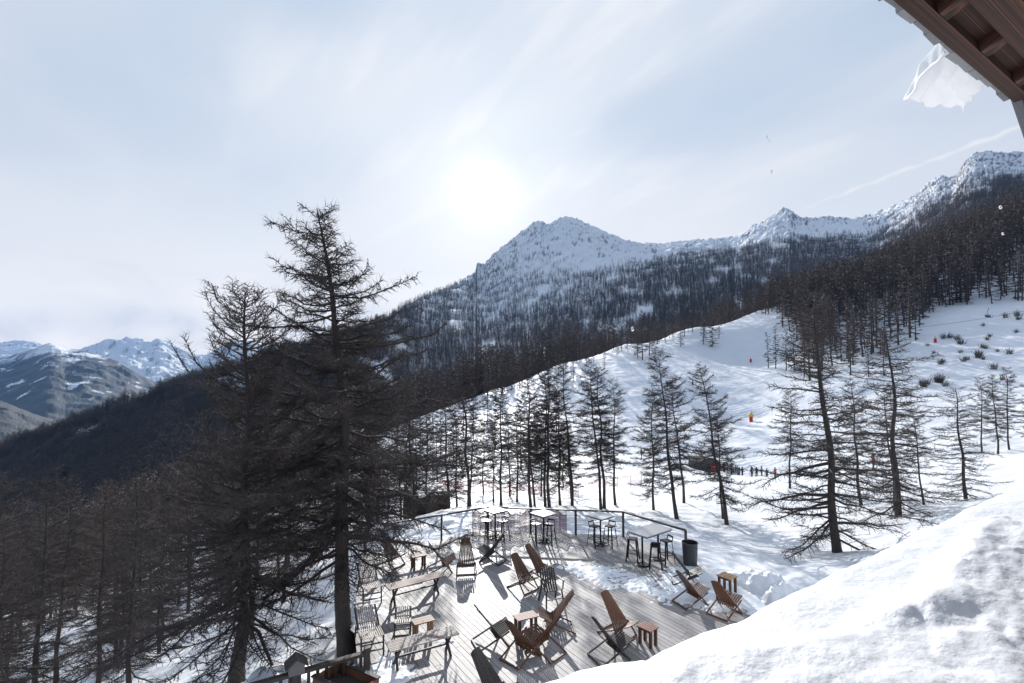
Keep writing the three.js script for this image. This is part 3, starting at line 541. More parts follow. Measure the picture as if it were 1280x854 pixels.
{ // railing
  const rail = thing('railing', 'dark steel railing with thin cables along the outer edge of the terrace', 'railing');
  const path = [[-5.2, -18.45], [-2.71, -20.02], [-0.98, -21.1], [0.75, -20.88], [2.53, -20.66], [4.36, -20.42], [6.05, -18.15]];
  for (let k = 0; k + 1 < path.length; k++) {
    const [ax, az] = path[k], [bx, bz] = path[k + 1], a = V3(ax, 0.95, az), b = V3(bx, 0.95, bz), ext = V3().subVectors(b, a).normalize().multiplyScalar(0.02);
    bar('top_rail', railSteel, rail, a.clone().sub(ext), b.clone().add(ext), 0.09, 0.05, V3(-ext.z, 0, ext.x).normalize());
    for (const y of [0.2, 0.38, 0.56, 0.74]) mesh('cable', tubeGeo([V3(ax, y, az), V3(bx, y, bz)], 0.004, 5), railSteel, rail);
  }
  for (const [x, z] of path) box('post', railSteel, rail, [x, 0.46, z], [0.07, 0.93, 0.07], 0.2);
  const n = new Geo(); // snow lying on the rail
  const R = rng(4);
  for (const [k, t0, t1] of [[1, 0.1, 0.9], [2, 0.2, 0.5], [0, 0.6, 0.95]]) { const P = [], r = []; for (let s = 0; s <= 8; s++) { const t = mix(t0, t1, s / 8); P.push(V3(mix(path[k][0], path[k + 1][0], t), 0.978, mix(path[k][1], path[k + 1][1], t))); r.push(s % 8 ? 0.02 + 0.012 * R() : 0.003); } n.tube(P, r, 6); }
  tag(mesh('rail_snow', n.build(), M.bankSnow), 'thin strip of snow lying on the railing', 'snow', null, 'stuff');
}
function net(name, label, a, b, y0, h, mat, cell, w) {
  const g = new Geo(), d = V3().subVectors(b, a), L = Math.hypot(d.x, d.z), R = rng(L * 91 | 0), sag = (t) => 0.05 * Math.sin(t * 23) + 0.04 * Math.sin(t * 57), N = Math.round(L / cell), K = Math.round(h / cell), side = V3(-d.z, 0, d.x).normalize();
  const P = (i, k) => { const t = i / N; return V3(mix(a.x, b.x, t), mix(a.y, b.y, t) + y0 + k / K * h + sag(t) * (0.4 + k / K), mix(a.z, b.z, t)).addScaledVector(side, 0.05 * n2(i * 0.07, k * 0.2)); };
  for (let k = 0; k <= K; k++) g.tube(Array.from({ length: N + 1 }, (_, i) => P(i, k)), Array(N + 1).fill(k % K ? w : w * 1.8), 3);
  for (let i = 0; i <= N; i++) g.tube(Array.from({ length: K + 1 }, (_, k) => P(i, k)), Array(K + 1).fill(w), 3);
  const t = thing(name, label, 'safety net'); mesh('netting', g.build(), mat, t);
  for (let s = 0; s <= 4; s++) { const p = P(Math.round(s / 4 * N), 0); mesh('stake', tubeGeo([V3(p.x, p.y - 0.5, p.z), V3(p.x, p.y + h + 0.15, p.z)], 0.018, 6), blackSteel, t); }
}
net('safety_net', 'dark red safety net hung along the outside of the railing', V3(-1.6, -0.62, -21.25), V3(2.2, -0.62, -21.15), 0.1, 1.2, std(0.3, 0.05, 0.05, 0.7), 0.055, 0.012);
net('safety_net', 'bright orange pink safety net strung between the larches beyond the terrace', V3(-6, -3.6, -42), V3(5.5, -4.2, -43), 0.2, 0.85, std(0.75, 0.14, 0.12, 0.7), 0.12, 0.012);
net('safety_net', 'short pale red net on the run behind the twin stemmed larch', V3(7.5, groundY(7.5, -48), -48), V3(12.5, groundY(12.5, -50), -50), 0.2, 0.8, std(0.8, 0.3, 0.28, 0.7), 0.14, 0.012);

// ---------------------------------------------------------------- seats and tables
// stick chair: a fan of back sticks that run on into the front legs, and a seat of sticks that run back into a sled foot
function stickChair(label, wood, x, z, heading, scale = 1) {
  const t = thing('stick_chair', label, 'chair', [x, 0, z], heading * Math.PI / 180, 'stick chairs on the terrace'), R = rng((x * 100 + z * 1000) | 0);
  const side = (s) => V3(s, 0, 0), pick = () => wood[Math.floor(R() * wood.length)];
  const N = 9;
  for (let k = 0; k < N; k++) { // back sticks: narrow at the top, wide at the seat
    const s = (k / (N - 1) - 0.5) * 2;
    bar('back_stick', pick(), t, V3(s * 0.125, 0.94 - 0.03 * s * s, -0.5), V3(s * 0.26, 0.22, 0.05), 0.036, 0.02, side(1));
  }
  for (let k = 0; k < N - 1; k++) { const s = ((k + 0.5) / (N - 1) - 0.5) * 2; bar('seat_stick', pick(), t, V3(s * 0.275, 0.4 + 0.03 * s * s, 0.38), V3(s * 0.235, 0.2, -0.06), 0.042, 0.02, side(1)); }
  for (const s of [-1, 1]) {
    bar('front_leg', pick(), t, V3(s * 0.285, 0.3, -0.01), V3(s * 0.31, 0.01, 0.24), 0.03, 0.03, side(1));
    bar('rear_leg', pick(), t, V3(s * 0.285, 0.34, 0.26), V3(s * 0.29, 0.015, -0.5), 0.03, 0.03, side(1));
  }
  bar('sled_bar', pick(), t, V3(-0.3, 0.018, -0.5), V3(0.3, 0.018, -0.5), 0.035, 0.035, V3(0, 0, 1));
  bar('foot_bar', pick(), t, V3(-0.32, 0.018, 0.24), V3(0.32, 0.018, 0.24), 0.035, 0.035, V3(0, 0, 1));
  bar('cross_rod', pick(), t, V3(-0.29, 0.24, 0.03), V3(0.29, 0.24, 0.03), 0.02, 0.02, V3(0, 0, 1));
  bar('top_rod', pick(), t, V3(-0.13, 0.88, -0.462), V3(0.13, 0.88, -0.462), 0.016, 0.016, V3(0, 0, 1));
  t.scale.setScalar(scale);
}
const rad = (d) => d * Math.PI / 180, near = (Tx, Tz, hd, back = 0.5) => [Tx + Math.sin(rad(hd)) * back, Tz + Math.cos(rad(hd)) * back];
for (const [Tx, Tz, hd, wood, label] of [
  [-2.73, -17.0, 105, brown, 'brown stick chair side on, alone by the railing next to the chair facing the house'],
  [-1.55, -17.45, 8, brown, 'brown stick chair facing the house, its slatted shadow stretching over the boards'],
  [-0.32, -17.7, -118, darkWood, 'dark stick chair turned towards the railing below the white bar table'],
  [0.49, -16.8, 56, brown, 'brown stick chair behind the black armchair, in the pair facing it'],
  [0.06, -16.0, 44, brown, 'taller looking brown stick chair in front of its pair, leaning back beside the black armchair'],
  [-0.87, -12.5, 112, darkWood, 'black stick chair side on at the small slatted table, its back to the long bench'],
  [-0.06, -11.75, 138, brown, 'brown stick chair with its back to the house at the small slatted table'],
  [1.06, -12.0, -132, brown, 'brown stick chair at the small slatted table, close in front of the armchair side one'],
  [1.56, -13.35, -88, brown, 'brown stick chair on the far side of the small slatted table, below the black armchair'],
  [-0.75, -10.65, 58, darkWood, 'black stick chair standing alone behind the near bench, close to the snow bank'],
  [2.35, -13.35, 42, rusty, 'orange brown stick chair next to the low red slatted table'],
  [1.87, -11.9, 114, darkWood, 'dark stick chair half hidden by the snow bank, beside the orange brown chair'],
  [4.95, -16.2, 78, darkWood, 'black stick chair next to the dark waste bin'],
  [4.65, -14.6, 112, brown, 'shaded brown stick chair between the black chair by the bin and the snow bank'],
  [5.41, -13.9, 128, rusty, 'orange brown stick chair beside the wooden stool at the edge of the snow bank'],
  [-4.4, -17.7, 60, brown, 'brown stick chair behind the twigs of the crooked larch']])
  stickChair(label, wood, ...near(Tx, Tz, hd), hd);

{ // black slatted armchair
  const t = thing('armchair', 'black slatted armchair with a rounded back between the two chair groups', 'chair', [1.1, 0, -14.75], rad(20));
  for (let k = 0; k < 7; k++) { const s = (k / 6 - 0.5) * 2; bar('back_slat', darkWood[0], t, V3(s * 0.2, 0.92 - 0.07 * s * s, -0.3), V3(s * 0.22, 0.44, -0.18), 0.05, 0.016, V3(1, 0, 0)); }
  for (let k = 0; k < 7; k++) bar('seat_slat', darkWood[0], t, V3(-0.24, 0.43 + 0.01 * (k === 6), -0.18 + k * 0.07), V3(0.24, 0.43 + 0.01 * (k === 6), -0.18 + k * 0.07), 0.05, 0.018, V3(0, 0, 1));
  for (const s of [-1, 1]) {
    bar('leg', darkWood[1], t, V3(s * 0.23, 0.42, 0.2), V3(s * 0.27, 0, 0.28), 0.035, 0.035, V3(1, 0, 0)); bar('leg', darkWood[1], t, V3(s * 0.23, 0.42, -0.15), V3(s * 0.26, 0, -0.28), 0.035, 0.035, V3(1, 0, 0));
    bar('armrest', darkWood[0], t, V3(s * 0.28, 0.64, -0.22), V3(s * 0.29, 0.66, 0.24), 0.06, 0.022, V3(1, 0, 0)); bar('arm_post', darkWood[1], t, V3(s * 0.27, 0.43, 0.2), V3(s * 0.285, 0.64, 0.2), 0.03, 0.03, V3(1, 0, 0));
  }
  bar('back_rail', darkWood[1], t, V3(-0.22, 0.78, -0.285), V3(0.22, 0.78, -0.285), 0.03, 0.02, V3(0, 0, 1)); bar('stretcher', darkWood[1], t, V3(-0.25, 0.2, 0.24), V3(0.25, 0.2, 0.24), 0.02, 0.02, V3(0, 0, 1));
}
function slattedBench(label, name, [x, z], turn, len, wid, h, wood, legWood, n, group) {
  const t = thing(name, label, name === 'bench' ? 'bench' : name === 'stool' ? 'stool' : 'table', [x, 0, z], turn, group), R = rng(len * 777 + x * 99 | 0), w = wid / n;
  for (let k = 0; k < n; k++) { const zz = (k + 0.5) * w - wid / 2; bar('slat', wood[Math.floor(R() * wood.length)], t, V3(-len / 2, h - 0.014, zz), V3(len / 2, h - 0.014, zz), w - 0.012, 0.028, V3(0, 0, 1)); }
  for (const s of [-1, 1]) {
    const lx = s * (len / 2 - (len > 1 ? 0.22 : 0.07));
    if (len > 1) { for (const q of [-1, 1]) bar('leg', legWood[0], t, V3(lx, h - 0.05, q * (wid / 2 - 0.05)), V3(lx + s * 0.04, 0, -q * (wid / 2 - 0.03) * 0.8), 0.05, 0.045, V3(1, 0, 0)); bar('leg_rail', legWood[0], t, V3(lx, h - 0.055, -wid / 2 + 0.02), V3(lx, h - 0.055, wid / 2 - 0.02), 0.05, 0.05, V3(1, 0, 0)); }
    else { for (const q of [-1, 1]) box('leg', legWood[0], t, [lx, (h - 0.03) / 2, q * (wid / 2 - 0.05)], [0.06, h - 0.03, 0.06]); bar('apron', legWood[0], t, V3(lx, h - 0.06, -wid / 2 + 0.05), V3(lx, h - 0.06, wid / 2 - 0.05), 0.03, 0.06, V3(1, 0, 0)); }
  }
  if (len > 1) bar('stretcher', legWood[0], t, V3(-len / 2 + 0.22, 0.23, 0), V3(len / 2 - 0.22, 0.23, 0), 0.04, 0.04, V3(0, 0, 1));
  return t;
}
slattedBench('long grey slatted bench nearest the house with crossed legs', 'bench', [-2.02, -11.92], Math.atan2(0.75, 1.39), 1.6, 0.46, 0.5, greyWood, darkWood, 7);
slattedBench('long brown bench with crossed legs under the twigs of the crooked larch', 'bench', [-2.78, -15.07], Math.atan2(0.98, 1.4), 1.7, 0.42, 0.5, [std(0.27, 0.18, 0.15, 0.6), std(0.24, 0.16, 0.13, 0.6)], darkWood, 5);
slattedBench('small slatted table between four stick chairs', 'low_table', [0.34, -13.07], Math.atan2(0.24, 0.52), 0.58, 0.34, 0.45, [std(0.36, 0.21, 0.17, 0.6), std(0.31, 0.18, 0.15, 0.6)], [brown[1]], 6);
slattedBench('low red brown slatted table at the edge of the snow bank', 'low_table', [3.25, -12.6], Math.atan2(0.25, 0.3), 0.34, 0.4, 0.42, [std(0.3, 0.12, 0.09, 0.6), std(0.25, 0.1, 0.08, 0.6)], [brown[1]], 7);
slattedBench('wooden stool standing in the snow beyond the orange brown chair', 'stool', [6.33, -15.4], Math.atan2(0.25, 0.33), 0.42, 0.44, 0.5, honey, [brown[1]], 4);
slattedBench('plain honey coloured stool beside the near grey bench', 'stool', [-2.19, -12.92], Math.atan2(0.27, 0.47), 0.52, 0.32, 0.42, honey, honey, 3);
slattedBench('brown stool half hidden by twigs behind the brown bench', 'stool', [-3.1, -17.3], 0.5, 0.5, 0.34, 0.42, honey, [brown[1]], 3);
function lounger(label, [x, z], turn, back, len, wid, group) { // a slatted deck lounger with a ladder like foot
  const t = thing('slatted_lounger', label, 'lounger', [x, 0, z], turn, group), R = rng(x * 500 | 0), n = Math.round(wid / 0.045);
  for (let k = 0; k < n; k++) { const s = (k / (n - 1) - 0.5) * wid; bar('back_slat', paleSlat[Math.floor(R() * 2)], t, V3(s, back, -len * 0.5), V3(s, 0.36, 0), 0.026, 0.016, V3(1, 0, 0)); bar('seat_slat', paleSlat[Math.floor(R() * 2)], t, V3(s, 0.355, 0.012), V3(s, 0.42, len * 0.5), 0.026, 0.016, V3(1, 0, 0)); }
  for (const s of [-1, 1]) { const e = s * (wid / 2 + 0.03); bar('side_rail', darkWood[1], t, V3(e, 0.31, -len * 0.3), V3(e, 0.41, len * 0.5), 0.03, 0.05, V3(1, 0, 0)); bar('leg', darkWood[1], t, V3(e, 0.41, len * 0.46), V3(e, 0, len * 0.5), 0.035, 0.04, V3(1, 0, 0)); bar('leg', darkWood[1], t, V3(e, 0.33, -len * 0.25), V3(e, 0, -len * 0.35), 0.035, 0.04, V3(1, 0, 0)); bar('back_rail', darkWood[1], t, V3(e, back - 0.02, -len * 0.5), V3(e, 0.35, 0), 0.03, 0.04, V3(1, 0, 0)); }
  for (const y of [0.12, 0.27]) bar('rung', darkWood[1], t, V3(-wid / 2 - 0.03, y, len * 0.49), V3(wid / 2 + 0.03, y, len * 0.49), 0.03, 0.025, V3(0, 0, 1));
  for (const y of [0.12, 0.33]) bar('rear_rung', darkWood[1], t, V3(-wid / 2 - 0.03, y, -len * 0.3), V3(wid / 2 + 0.03, y, -len * 0.3), 0.03, 0.025, V3(0, 0, 1));
}
lounger('pale slatted lounger closest to the larch trunk, facing the house', [-3.45, -12.65], 0.42, 0.62, 1.25, 0.44, 'slatted loungers');
lounger('pale slatted lounger further along the terrace, half behind twigs', [-4.18, -15.3], 0.42, 0.7, 1.3, 0.44, 'slatted loungers');
lounger('small pale slatted chair next to the honey coloured stool', [-2.72, -13.1], 0.18, 0.5, 0.7, 0.32, 'slatted loungers');

function barTable(label, [x, z], turn, sx, sz, top, bright) {
  const t = thing('bar_table', label, 'table', [x, 0, z], turn, 'bar tables along the railing');
  box('table_top', top, t, [0, 1.06, 0], [sx * 1.08, 0.03, sz * 1.08]); box('table_frame', blackSteel, t, [0, 1.025, 0], [sx * 1.02, 0.04, sz * 1.02]);
  if (sx > 0.9) for (const s of [-1, 1]) { mesh('leg', tubeGeo([V3(s * sx * 0.33, 0, 0), V3(s * sx * 0.33, 1.03, 0)], 0.035), blackSteel, t); const f = mesh('foot', new THREE.CylinderGeometry(0.2, 0.24, 0.025, 20), blackSteel, t); f.position.set(s * sx * 0.33, 0.0125, 0); }
  else { mesh('leg', tubeGeo([V3(0, 0, 0), V3(0, 1.03, 0)], 0.03), blackSteel, t); const f = mesh('foot', new THREE.TorusGeometry(0.27, 0.014, 6, 28), blackSteel, t); f.rotation.x = Math.PI / 2; f.position.y = 0.016; for (const q of [0, Math.PI / 2]) bar('foot_spoke', blackSteel, t, V3(Math.cos(q) * 0.27, 0.014, Math.sin(q) * 0.27), V3(-Math.cos(q) * 0.27, 0.014, -Math.sin(q) * 0.27), 0.025, 0.02, V3(0, 1, 0)); }
}
const glossTop = std(0.8, 0.8, 0.81, 0.42), greyTop = std(0.42, 0.42, 0.43, 0.42);
barTable('square bar table, glaring white, at the corner of the railing', [-0.66, -20.26], rad(40), 0.62, 0.62, glossTop);
barTable('square pale bar table next to the glaring white one', [1.2, -19.85], rad(40), 0.66, 0.66, glossTop);
barTable('square bar table with a round ring foot beside the large one', [3.32, -19.54], rad(40), 0.7, 0.7, std(0.6, 0.6, 0.62, 0.42));
barTable('large rectangular grey bar table where the railing bends', [4.72, -17.8], Math.atan2(0.75, 0.97), 1.3, 0.75, greyTop);
function barStool(label, [x, z], turn) { // sheet steel stool with a low back and splayed legs
  const t = thing('bar_stool', label, 'stool', [x, 0, z], turn, 'black bar stools'), sh = new THREE.Shape(); const a = 0.155, r = 0.05;
  sh.moveTo(-a + r, -a); sh.lineTo(a - r, -a); sh.quadraticCurveTo(a, -a, a, -a + r); sh.lineTo(a, a - r); sh.quadraticCurveTo(a, a, a - r, a); sh.lineTo(-a + r, a); sh.quadraticCurveTo(-a, a, -a, a - r); sh.lineTo(-a, -a + r); sh.quadraticCurveTo(-a, -a, -a + r, -a);
  const g = new THREE.ExtrudeGeometry(sh, { depth: 0.02, bevelEnabled: true, bevelSize: 0.008, bevelThickness: 0.008, bevelSegments: 2 }); g.rotateX(-Math.PI / 2);
  mesh('seat', g, blackSteel, t).position.y = 0.72;
  for (const [sx, sz] of [[-1, -1], [1, -1], [1, 1], [-1, 1]]) bar('leg', blackSteel, t, V3(sx * 0.13, 0.72, sz * 0.13), V3(sx * 0.2, 0, sz * 0.2), 0.05, 0.018, V3(sx, 0, -sz));
  for (const [p, q] of [[[-1, -1], [1, -1]], [[1, -1], [1, 1]], [[1, 1], [-1, 1]], [[-1, 1], [-1, -1]]]) bar('foot_rung', blackSteel, t, V3(p[0] * 0.172, 0.28, p[1] * 0.172), V3(q[0] * 0.172, 0.28, q[1] * 0.172), 0.018, 0.018, V3(0, 1, 0));
  for (const s of [-1, 1]) bar('back_post', blackSteel, t, V3(s * 0.13, 0.72, -0.14), V3(s * 0.13, 0.86, -0.17), 0.03, 0.015, V3(1, 0, 0));
  bar('back_rest', blackSteel, t, V3(-0.145, 0.87, -0.172), V3(0.145, 0.87, -0.172), 0.05, 0.015, V3(0, 1, 0));
}
for (const [x, z, a, label] of [[-1.0, -20.0, 0.7, 'black bar stool by the glaring white bar table'], [-0.35, -19.95, -0.6, 'black bar stool by the glaring white bar table'], [0.9, -19.6, 0.8, 'black bar stool by the square pale bar table'], [1.4, -19.55, -0.5, 'black bar stool by the square pale bar table'], [3.06, -19.35, 0.7, 'black bar stool by the ring foot table'], [3.64, -19.35, -0.7, 'black bar stool by the ring foot table'], [4.15, -17.95, 1.2, 'black bar stool at the railing end of the large grey bar table'], [4.74, -17.25, 2.9, 'black bar stool on the house side of the large grey bar table'], [5.25, -17.75, -1.2, 'black bar stool at the end of the large grey bar table near the bin']]) barStool(label, [x, z], a);
{
  const t = thing('waste_bin', 'dark round waste bin at the end of the railing', 'bin', [6.0, 0, -17.6]);
  mesh('body', new THREE.LatheGeometry([[0.0, 0], [0.215, 0], [0.225, 0.02], [0.255, 0.68], [0.262, 0.72]].map(([x, y]) => new THREE.Vector2(x, y)), 28), std(0.04, 0.042, 0.048, 0.5), t);
  mesh('rim', new THREE.TorusGeometry(0.262, 0.016, 8, 32).rotateX(Math.PI / 2), std(0.06, 0.06, 0.065, 0.45), t).position.y = 0.72;
  mesh('liner', new THREE.CylinderGeometry(0.24, 0.2, 0.6, 24, 1, true), std(0.02, 0.02, 0.02, 0.8), t).position.y = 0.4;
}
{ // steps and rail at the corner beside the larch
  const t = thing('stair_railing', 'dark wooden stair railing with balusters in front of the larch trunk', 'railing'), a = V3(-2.96, 0.86, -10.62), b = V3(-5.1, 0.82, -9.42), dirv = V3().subVectors(b, a).normalize(), perp = V3(-dirv.z, 0, dirv.x);
  bar('hand_rail', darkWood[1], t, a, b, 0.12, 0.06, perp); bar('lower_rail', darkWood[1], t, a.clone().setY(0.42), b.clone().setY(0.38), 0.06, 0.05, perp);
  for (let k = 0; k < 15; k++) { const p = a.clone().lerp(b, (k + 0.5) / 15); bar('baluster', darkWood[0], t, V3(p.x, p.y - 0.03, p.z), V3(p.x, 0.0, p.z), 0.06, 0.03, dirv); }
  box('post', darkWood[1], t, [-2.93, 0.48, -10.64], [0.11, 0.98, 0.11], 0.5); box('post', darkWood[1], t, [-4.1, 0.42, -9.98], [0.1, 0.84, 0.1], 0.5);
  const p = thing('planter_box', 'rust brown panelled box at the corner of the terrace below the stair railing', 'planter', [-3.16, 0, -10.05], -0.55), rust = std(0.2, 0.085, 0.045, 0.75, { bumpMap: grainBump, bumpScale: 0.01 });
  box('front_panel', rust, p, [0, 0.36, 0.3], [1.1, 0.72, 0.04]); box('rear_panel', rust, p, [0, 0.36, -0.3], [1.1, 0.72, 0.04]); for (const s of [-1, 1]) box('side_panel', rust, p, [s * 0.53, 0.36, 0], [0.04, 0.716, 0.56]); box('cap', darkWood[1], p, [0, 0.735, 0.3], [1.14, 0.03, 0.09]); box('cap', darkWood[1], p, [0, 0.735, -0.3], [1.14, 0.03, 0.09]); box('soil', std(0.06, 0.045, 0.035, 0.95), p, [0, 0.5, 0], [1.02, 0.1, 0.55]);
  const n = thing('bird_house', 'small weathered bird house on the stair railing post', 'bird house', [-4.08, 0.86, -9.98], 0.5), grey = std(0.16, 0.15, 0.15, 0.8), sh = new THREE.Shape([[-0.14, 0], [0.14, 0], [0.14, 0.16], [0, 0.27], [-0.14, 0.16]].map(([x, y]) => new THREE.Vector2(x, y)));
  const hole = new THREE.Path(); hole.absarc(0, 0.13, 0.03, 0, 6.3); sh.holes.push(hole);
  const g = new THREE.ExtrudeGeometry(sh, { depth: 0.24, bevelEnabled: false }); g.translate(0, 0, -0.12); mesh('body', g, grey, n); bar('roof_board', darkWood[1], n, V3(-0.2, 0.14, 0), V3(0.005, 0.3, 0), 0.32, 0.02, V3(0, 0, 1)); bar('roof_board', darkWood[1], n, V3(0.2, 0.14, 0), V3(-0.005, 0.3, 0), 0.32, 0.02, V3(0, 0, 1));
}
{ // trodden snow left on the boards, thin and ragged
  const g = new Geo(), c = 0.055, X0 = -5.3, Z0 = -21.3, NX = 230, NZ = 226, id = new Int32Array(NX * NZ).fill(-1);
  const depth = (x, z) => {
    if (deckOut(x, z) > 0.06) return -1;
    const u = (x - 3.6) * 0.83 + (z + 16.2) * 0.56, v = -(x - 3.6) * 0.56 + (z + 16.2) * 0.83; // the swept band across the right half
    let m = 0.46 * Math.exp(-Math.pow(v / 0.95, 2)) * smooth(-3.6, -1.6, u) * smooth(4.5, 2.5, u) * 1.25;
    m = Math.max(m, 0.95 * smooth(1.7, 0.2, Math.hypot((x - 5.9) * 0.8, (z + 15.9) * 0.6)), 0.75 * smooth(1.1, 0.2, Math.hypot(x + 2.75, (z + 11.2) * 0.8)), 0.6 * smooth(0.9, 0.1, Math.hypot(x + 3.9, (z + 14.2) * 0.45)), 0.55 * smooth(0.7, 0.1, Math.hypot(x + 1.7, (z + 12.7) * 1.2)), 0.26 * smooth(3.6, 1.4, Math.hypot(x + 2.6, (z + 18.8) * 1.6)), 0.22 * smooth(2.6, 0.6, Math.hypot(x - 1.6, (z + 19.6) * 1.4)), 0.85 * smooth(1.2, 0, Math.abs(x - 6.9)));
    return m - 0.42 + 0.34 * fbm(x * 1.1, z * 1.1, 3) + 0.3 * fbm(x * 4.2, z * 4.2, 3);
  };
  const D = (i, j) => depth(X0 + i * c, Z0 + j * c), H = new Float32Array(NX * NZ);
  for (let j = 0; j < NZ; j++) for (let i = 0; i < NX; i++) H[j * NX + i] = D(i, j);
  const node = (i, j) => { const k = j * NX + i; if (id[k] < 0) { const x = X0 + i * c, z = Z0 + j * c, h = H[k]; id[k] = g.p.length / 3; g.p.push(x, -0.006 + clamp(h * 0.16, 0, 0.05) * (0.75 + 0.5 * fbm(x * 7, z * 7, 2)) + 0.008 * smooth(0, 0.06, h), z); g.uv.push(x / 2, z / 2); } return id[k]; };
  for (let j = 0; j + 1 < NZ; j++) for (let i = 0; i + 1 < NX; i++) if (Math.max(H[j * NX + i], H[j * NX + i + 1], H[(j + 1) * NX + i], H[(j + 1) * NX + i + 1]) > 0) { const a = node(i, j), b = node(i + 1, j), d = node(i, j + 1), e = node(i + 1, j + 1); g.i.push(a, d, b, b, d, e); }
  tag(mesh('deck_snow', g.build(), M.bankSnow), 'thin ragged snow trodden onto the terrace boards', 'snow', null, 'stuff');
}
// ---------------------------------------------------------------- snow bank in front of the house
{
  const g = new Geo(), s0 = -2.4, t0 = -3.6, NS = 360, NT = 200, cs = 0.03, ct = 0.0295;
  const CREST = [[-3, -0.1], [0, -0.15], [0.42, -0.32], [0.87, -0.56], [1.45, -0.84], [2.15, -0.86], [2.94, -0.7], [3.4, -0.62], [3.7, -0.8], [4.4, -1.25], [8, -1.6]], RISE = [[-3, 0.02], [0.4, 0.04], [1.45, 0.07], [2.15, 0.11], [2.94, 0.19], [3.4, 0.25], [3.8, 0.2], [5, 0.12], [8, 0.05]];
  const line = (L, s) => { let k = 0; while (k + 2 < L.length && s > L[k + 1][0]) k++; return mix(L[k][1], L[k + 1][1], smooth(L[k][0], L[k + 1][0], s)); };
  const at = (s, t) => {
    const x = 0.65 + s * 0.91 - t * 0.414, z = -3.6 - s * 0.414 - t * 0.91;
    let y = 4.6 + 0.138 * s + 0.09 * -Math.min(t, 0.3) + 0.035 * fbm(s * 0.8, t * 0.8, 3) + 0.006 * fbm(s * 6, t * 6, 3);
    const crest = line(CREST, s) + 0.06 * fbm(s * 2.3 + 3, 2, 3), h = line(RISE, s);
    const into = smooth(crest + 0.22, crest - 0.1, t), lump = (f) => Math.abs(n2(s * f + 7 + 0.3 * n2(s * 2, t * 2), t * f)) - 0.35;
    const rough = mix(0.25, 1, smooth(0.4, 2.8, s));
    y += into * (h + rough * (0.04 * lump(1.1) + 0.022 * lump(2.6) + 0.011 * lump(5.5) + 0.006 * lump(12) + 0.004 * lump(25) + 0.002 * lump(50) + 0.045 * fbm(s * 1.4, t * 1.4, 3))) - 0.12 * smooth(crest - 0.2, crest - 1.3, t) * smooth(0, 3, s);
    // the far edge rolls over; below its tip lies a lower lobe
    const e = t + 0.05 * fbm(s * 0.9, 5, 2), drop = (Math.sqrt(e * e + 0.01) + e) * 1.5, lobe = 4.31 + 0.05 * fbm(s * 1.4, t * 1.4 + 3, 2) - 0.16 * (s - 0.1) * (s - 0.1) - (Math.sqrt((t - 0.72) ** 2 + 0.03) + t - 0.72) * 1.3;
    return [x, Math.max(y - drop, s < 1.4 ? lobe - 3 * Math.max(0, s - 0.75) : -9, -0.5), z];
  };
  for (let j = 0; j <= NT; j++) for (let i = 0; i <= NS; i++) { const p = at(s0 + i * cs, t0 + j * ct); g.p.push(...p); g.uv.push(p[0], p[2]); if (i && j) { const q = j * (NS + 1) + i, w = NS + 1; g.i.push(q, q - w, q - w - 1, q, q - w - 1, q - 1); } }
  structure('snow_bank', g.build(), M.bankSnow, 'deep snow bank with a lumpy shovelled heap in front of the house');
}
{ // mound of snow to the right of the terrace
  const g = new Geo(), N = 70;
  for (let j = 0; j <= N; j++) for (let i = 0; i <= N; i++) { const u = i / N * 2 - 1, v = j / N * 2 - 1, x = 7.6 + u * 2.0, z = -16.2 + v * 2.6, r = Math.hypot(u, v), b = smooth(1, 0.15, r); g.p.push(x, Math.min(groundY(x, z), 0) - 0.3 + b * (0.75 + 0.4 * fbm(x * 1.1, z * 1.1, 3) + 0.12 * fbm(x * 4, z * 4, 3)), z); g.uv.push(x, z); if (i && j) { const q = j * (N + 1) + i, w = N + 1; g.i.push(q, q - w, q - w - 1, q, q - w - 1, q - 1); } }
  structure('snow_mound', g.build(), M.bankSnow, 'mound of cleared snow behind the wooden stool at the terrace edge');
  const h = new Geo();
  for (let j = 0; j <= N; j++) for (let i = 0; i <= N; i++) { const u = i / N * 2 - 1, v = j / N * 2 - 1, x = -5.5 + u * 2.1, z = -11.9 + v * 2.0, r = Math.hypot(u, v), b = smooth(1, 0.1, r); h.p.push(x, groundY(x, z) - 0.25 + b * (0.75 + 0.25 * fbm(x * 0.9, z * 0.9, 3)), z); h.uv.push(x, z); if (i && j) { const q = j * (N + 1) + i, w = N + 1; h.i.push(q, q - w, q - w - 1, q, q - w - 1, q - 1); } }
  structure('snow_drift', h.build(), M.bankSnow, 'rounded snow drift between the two big larch trunks');
}
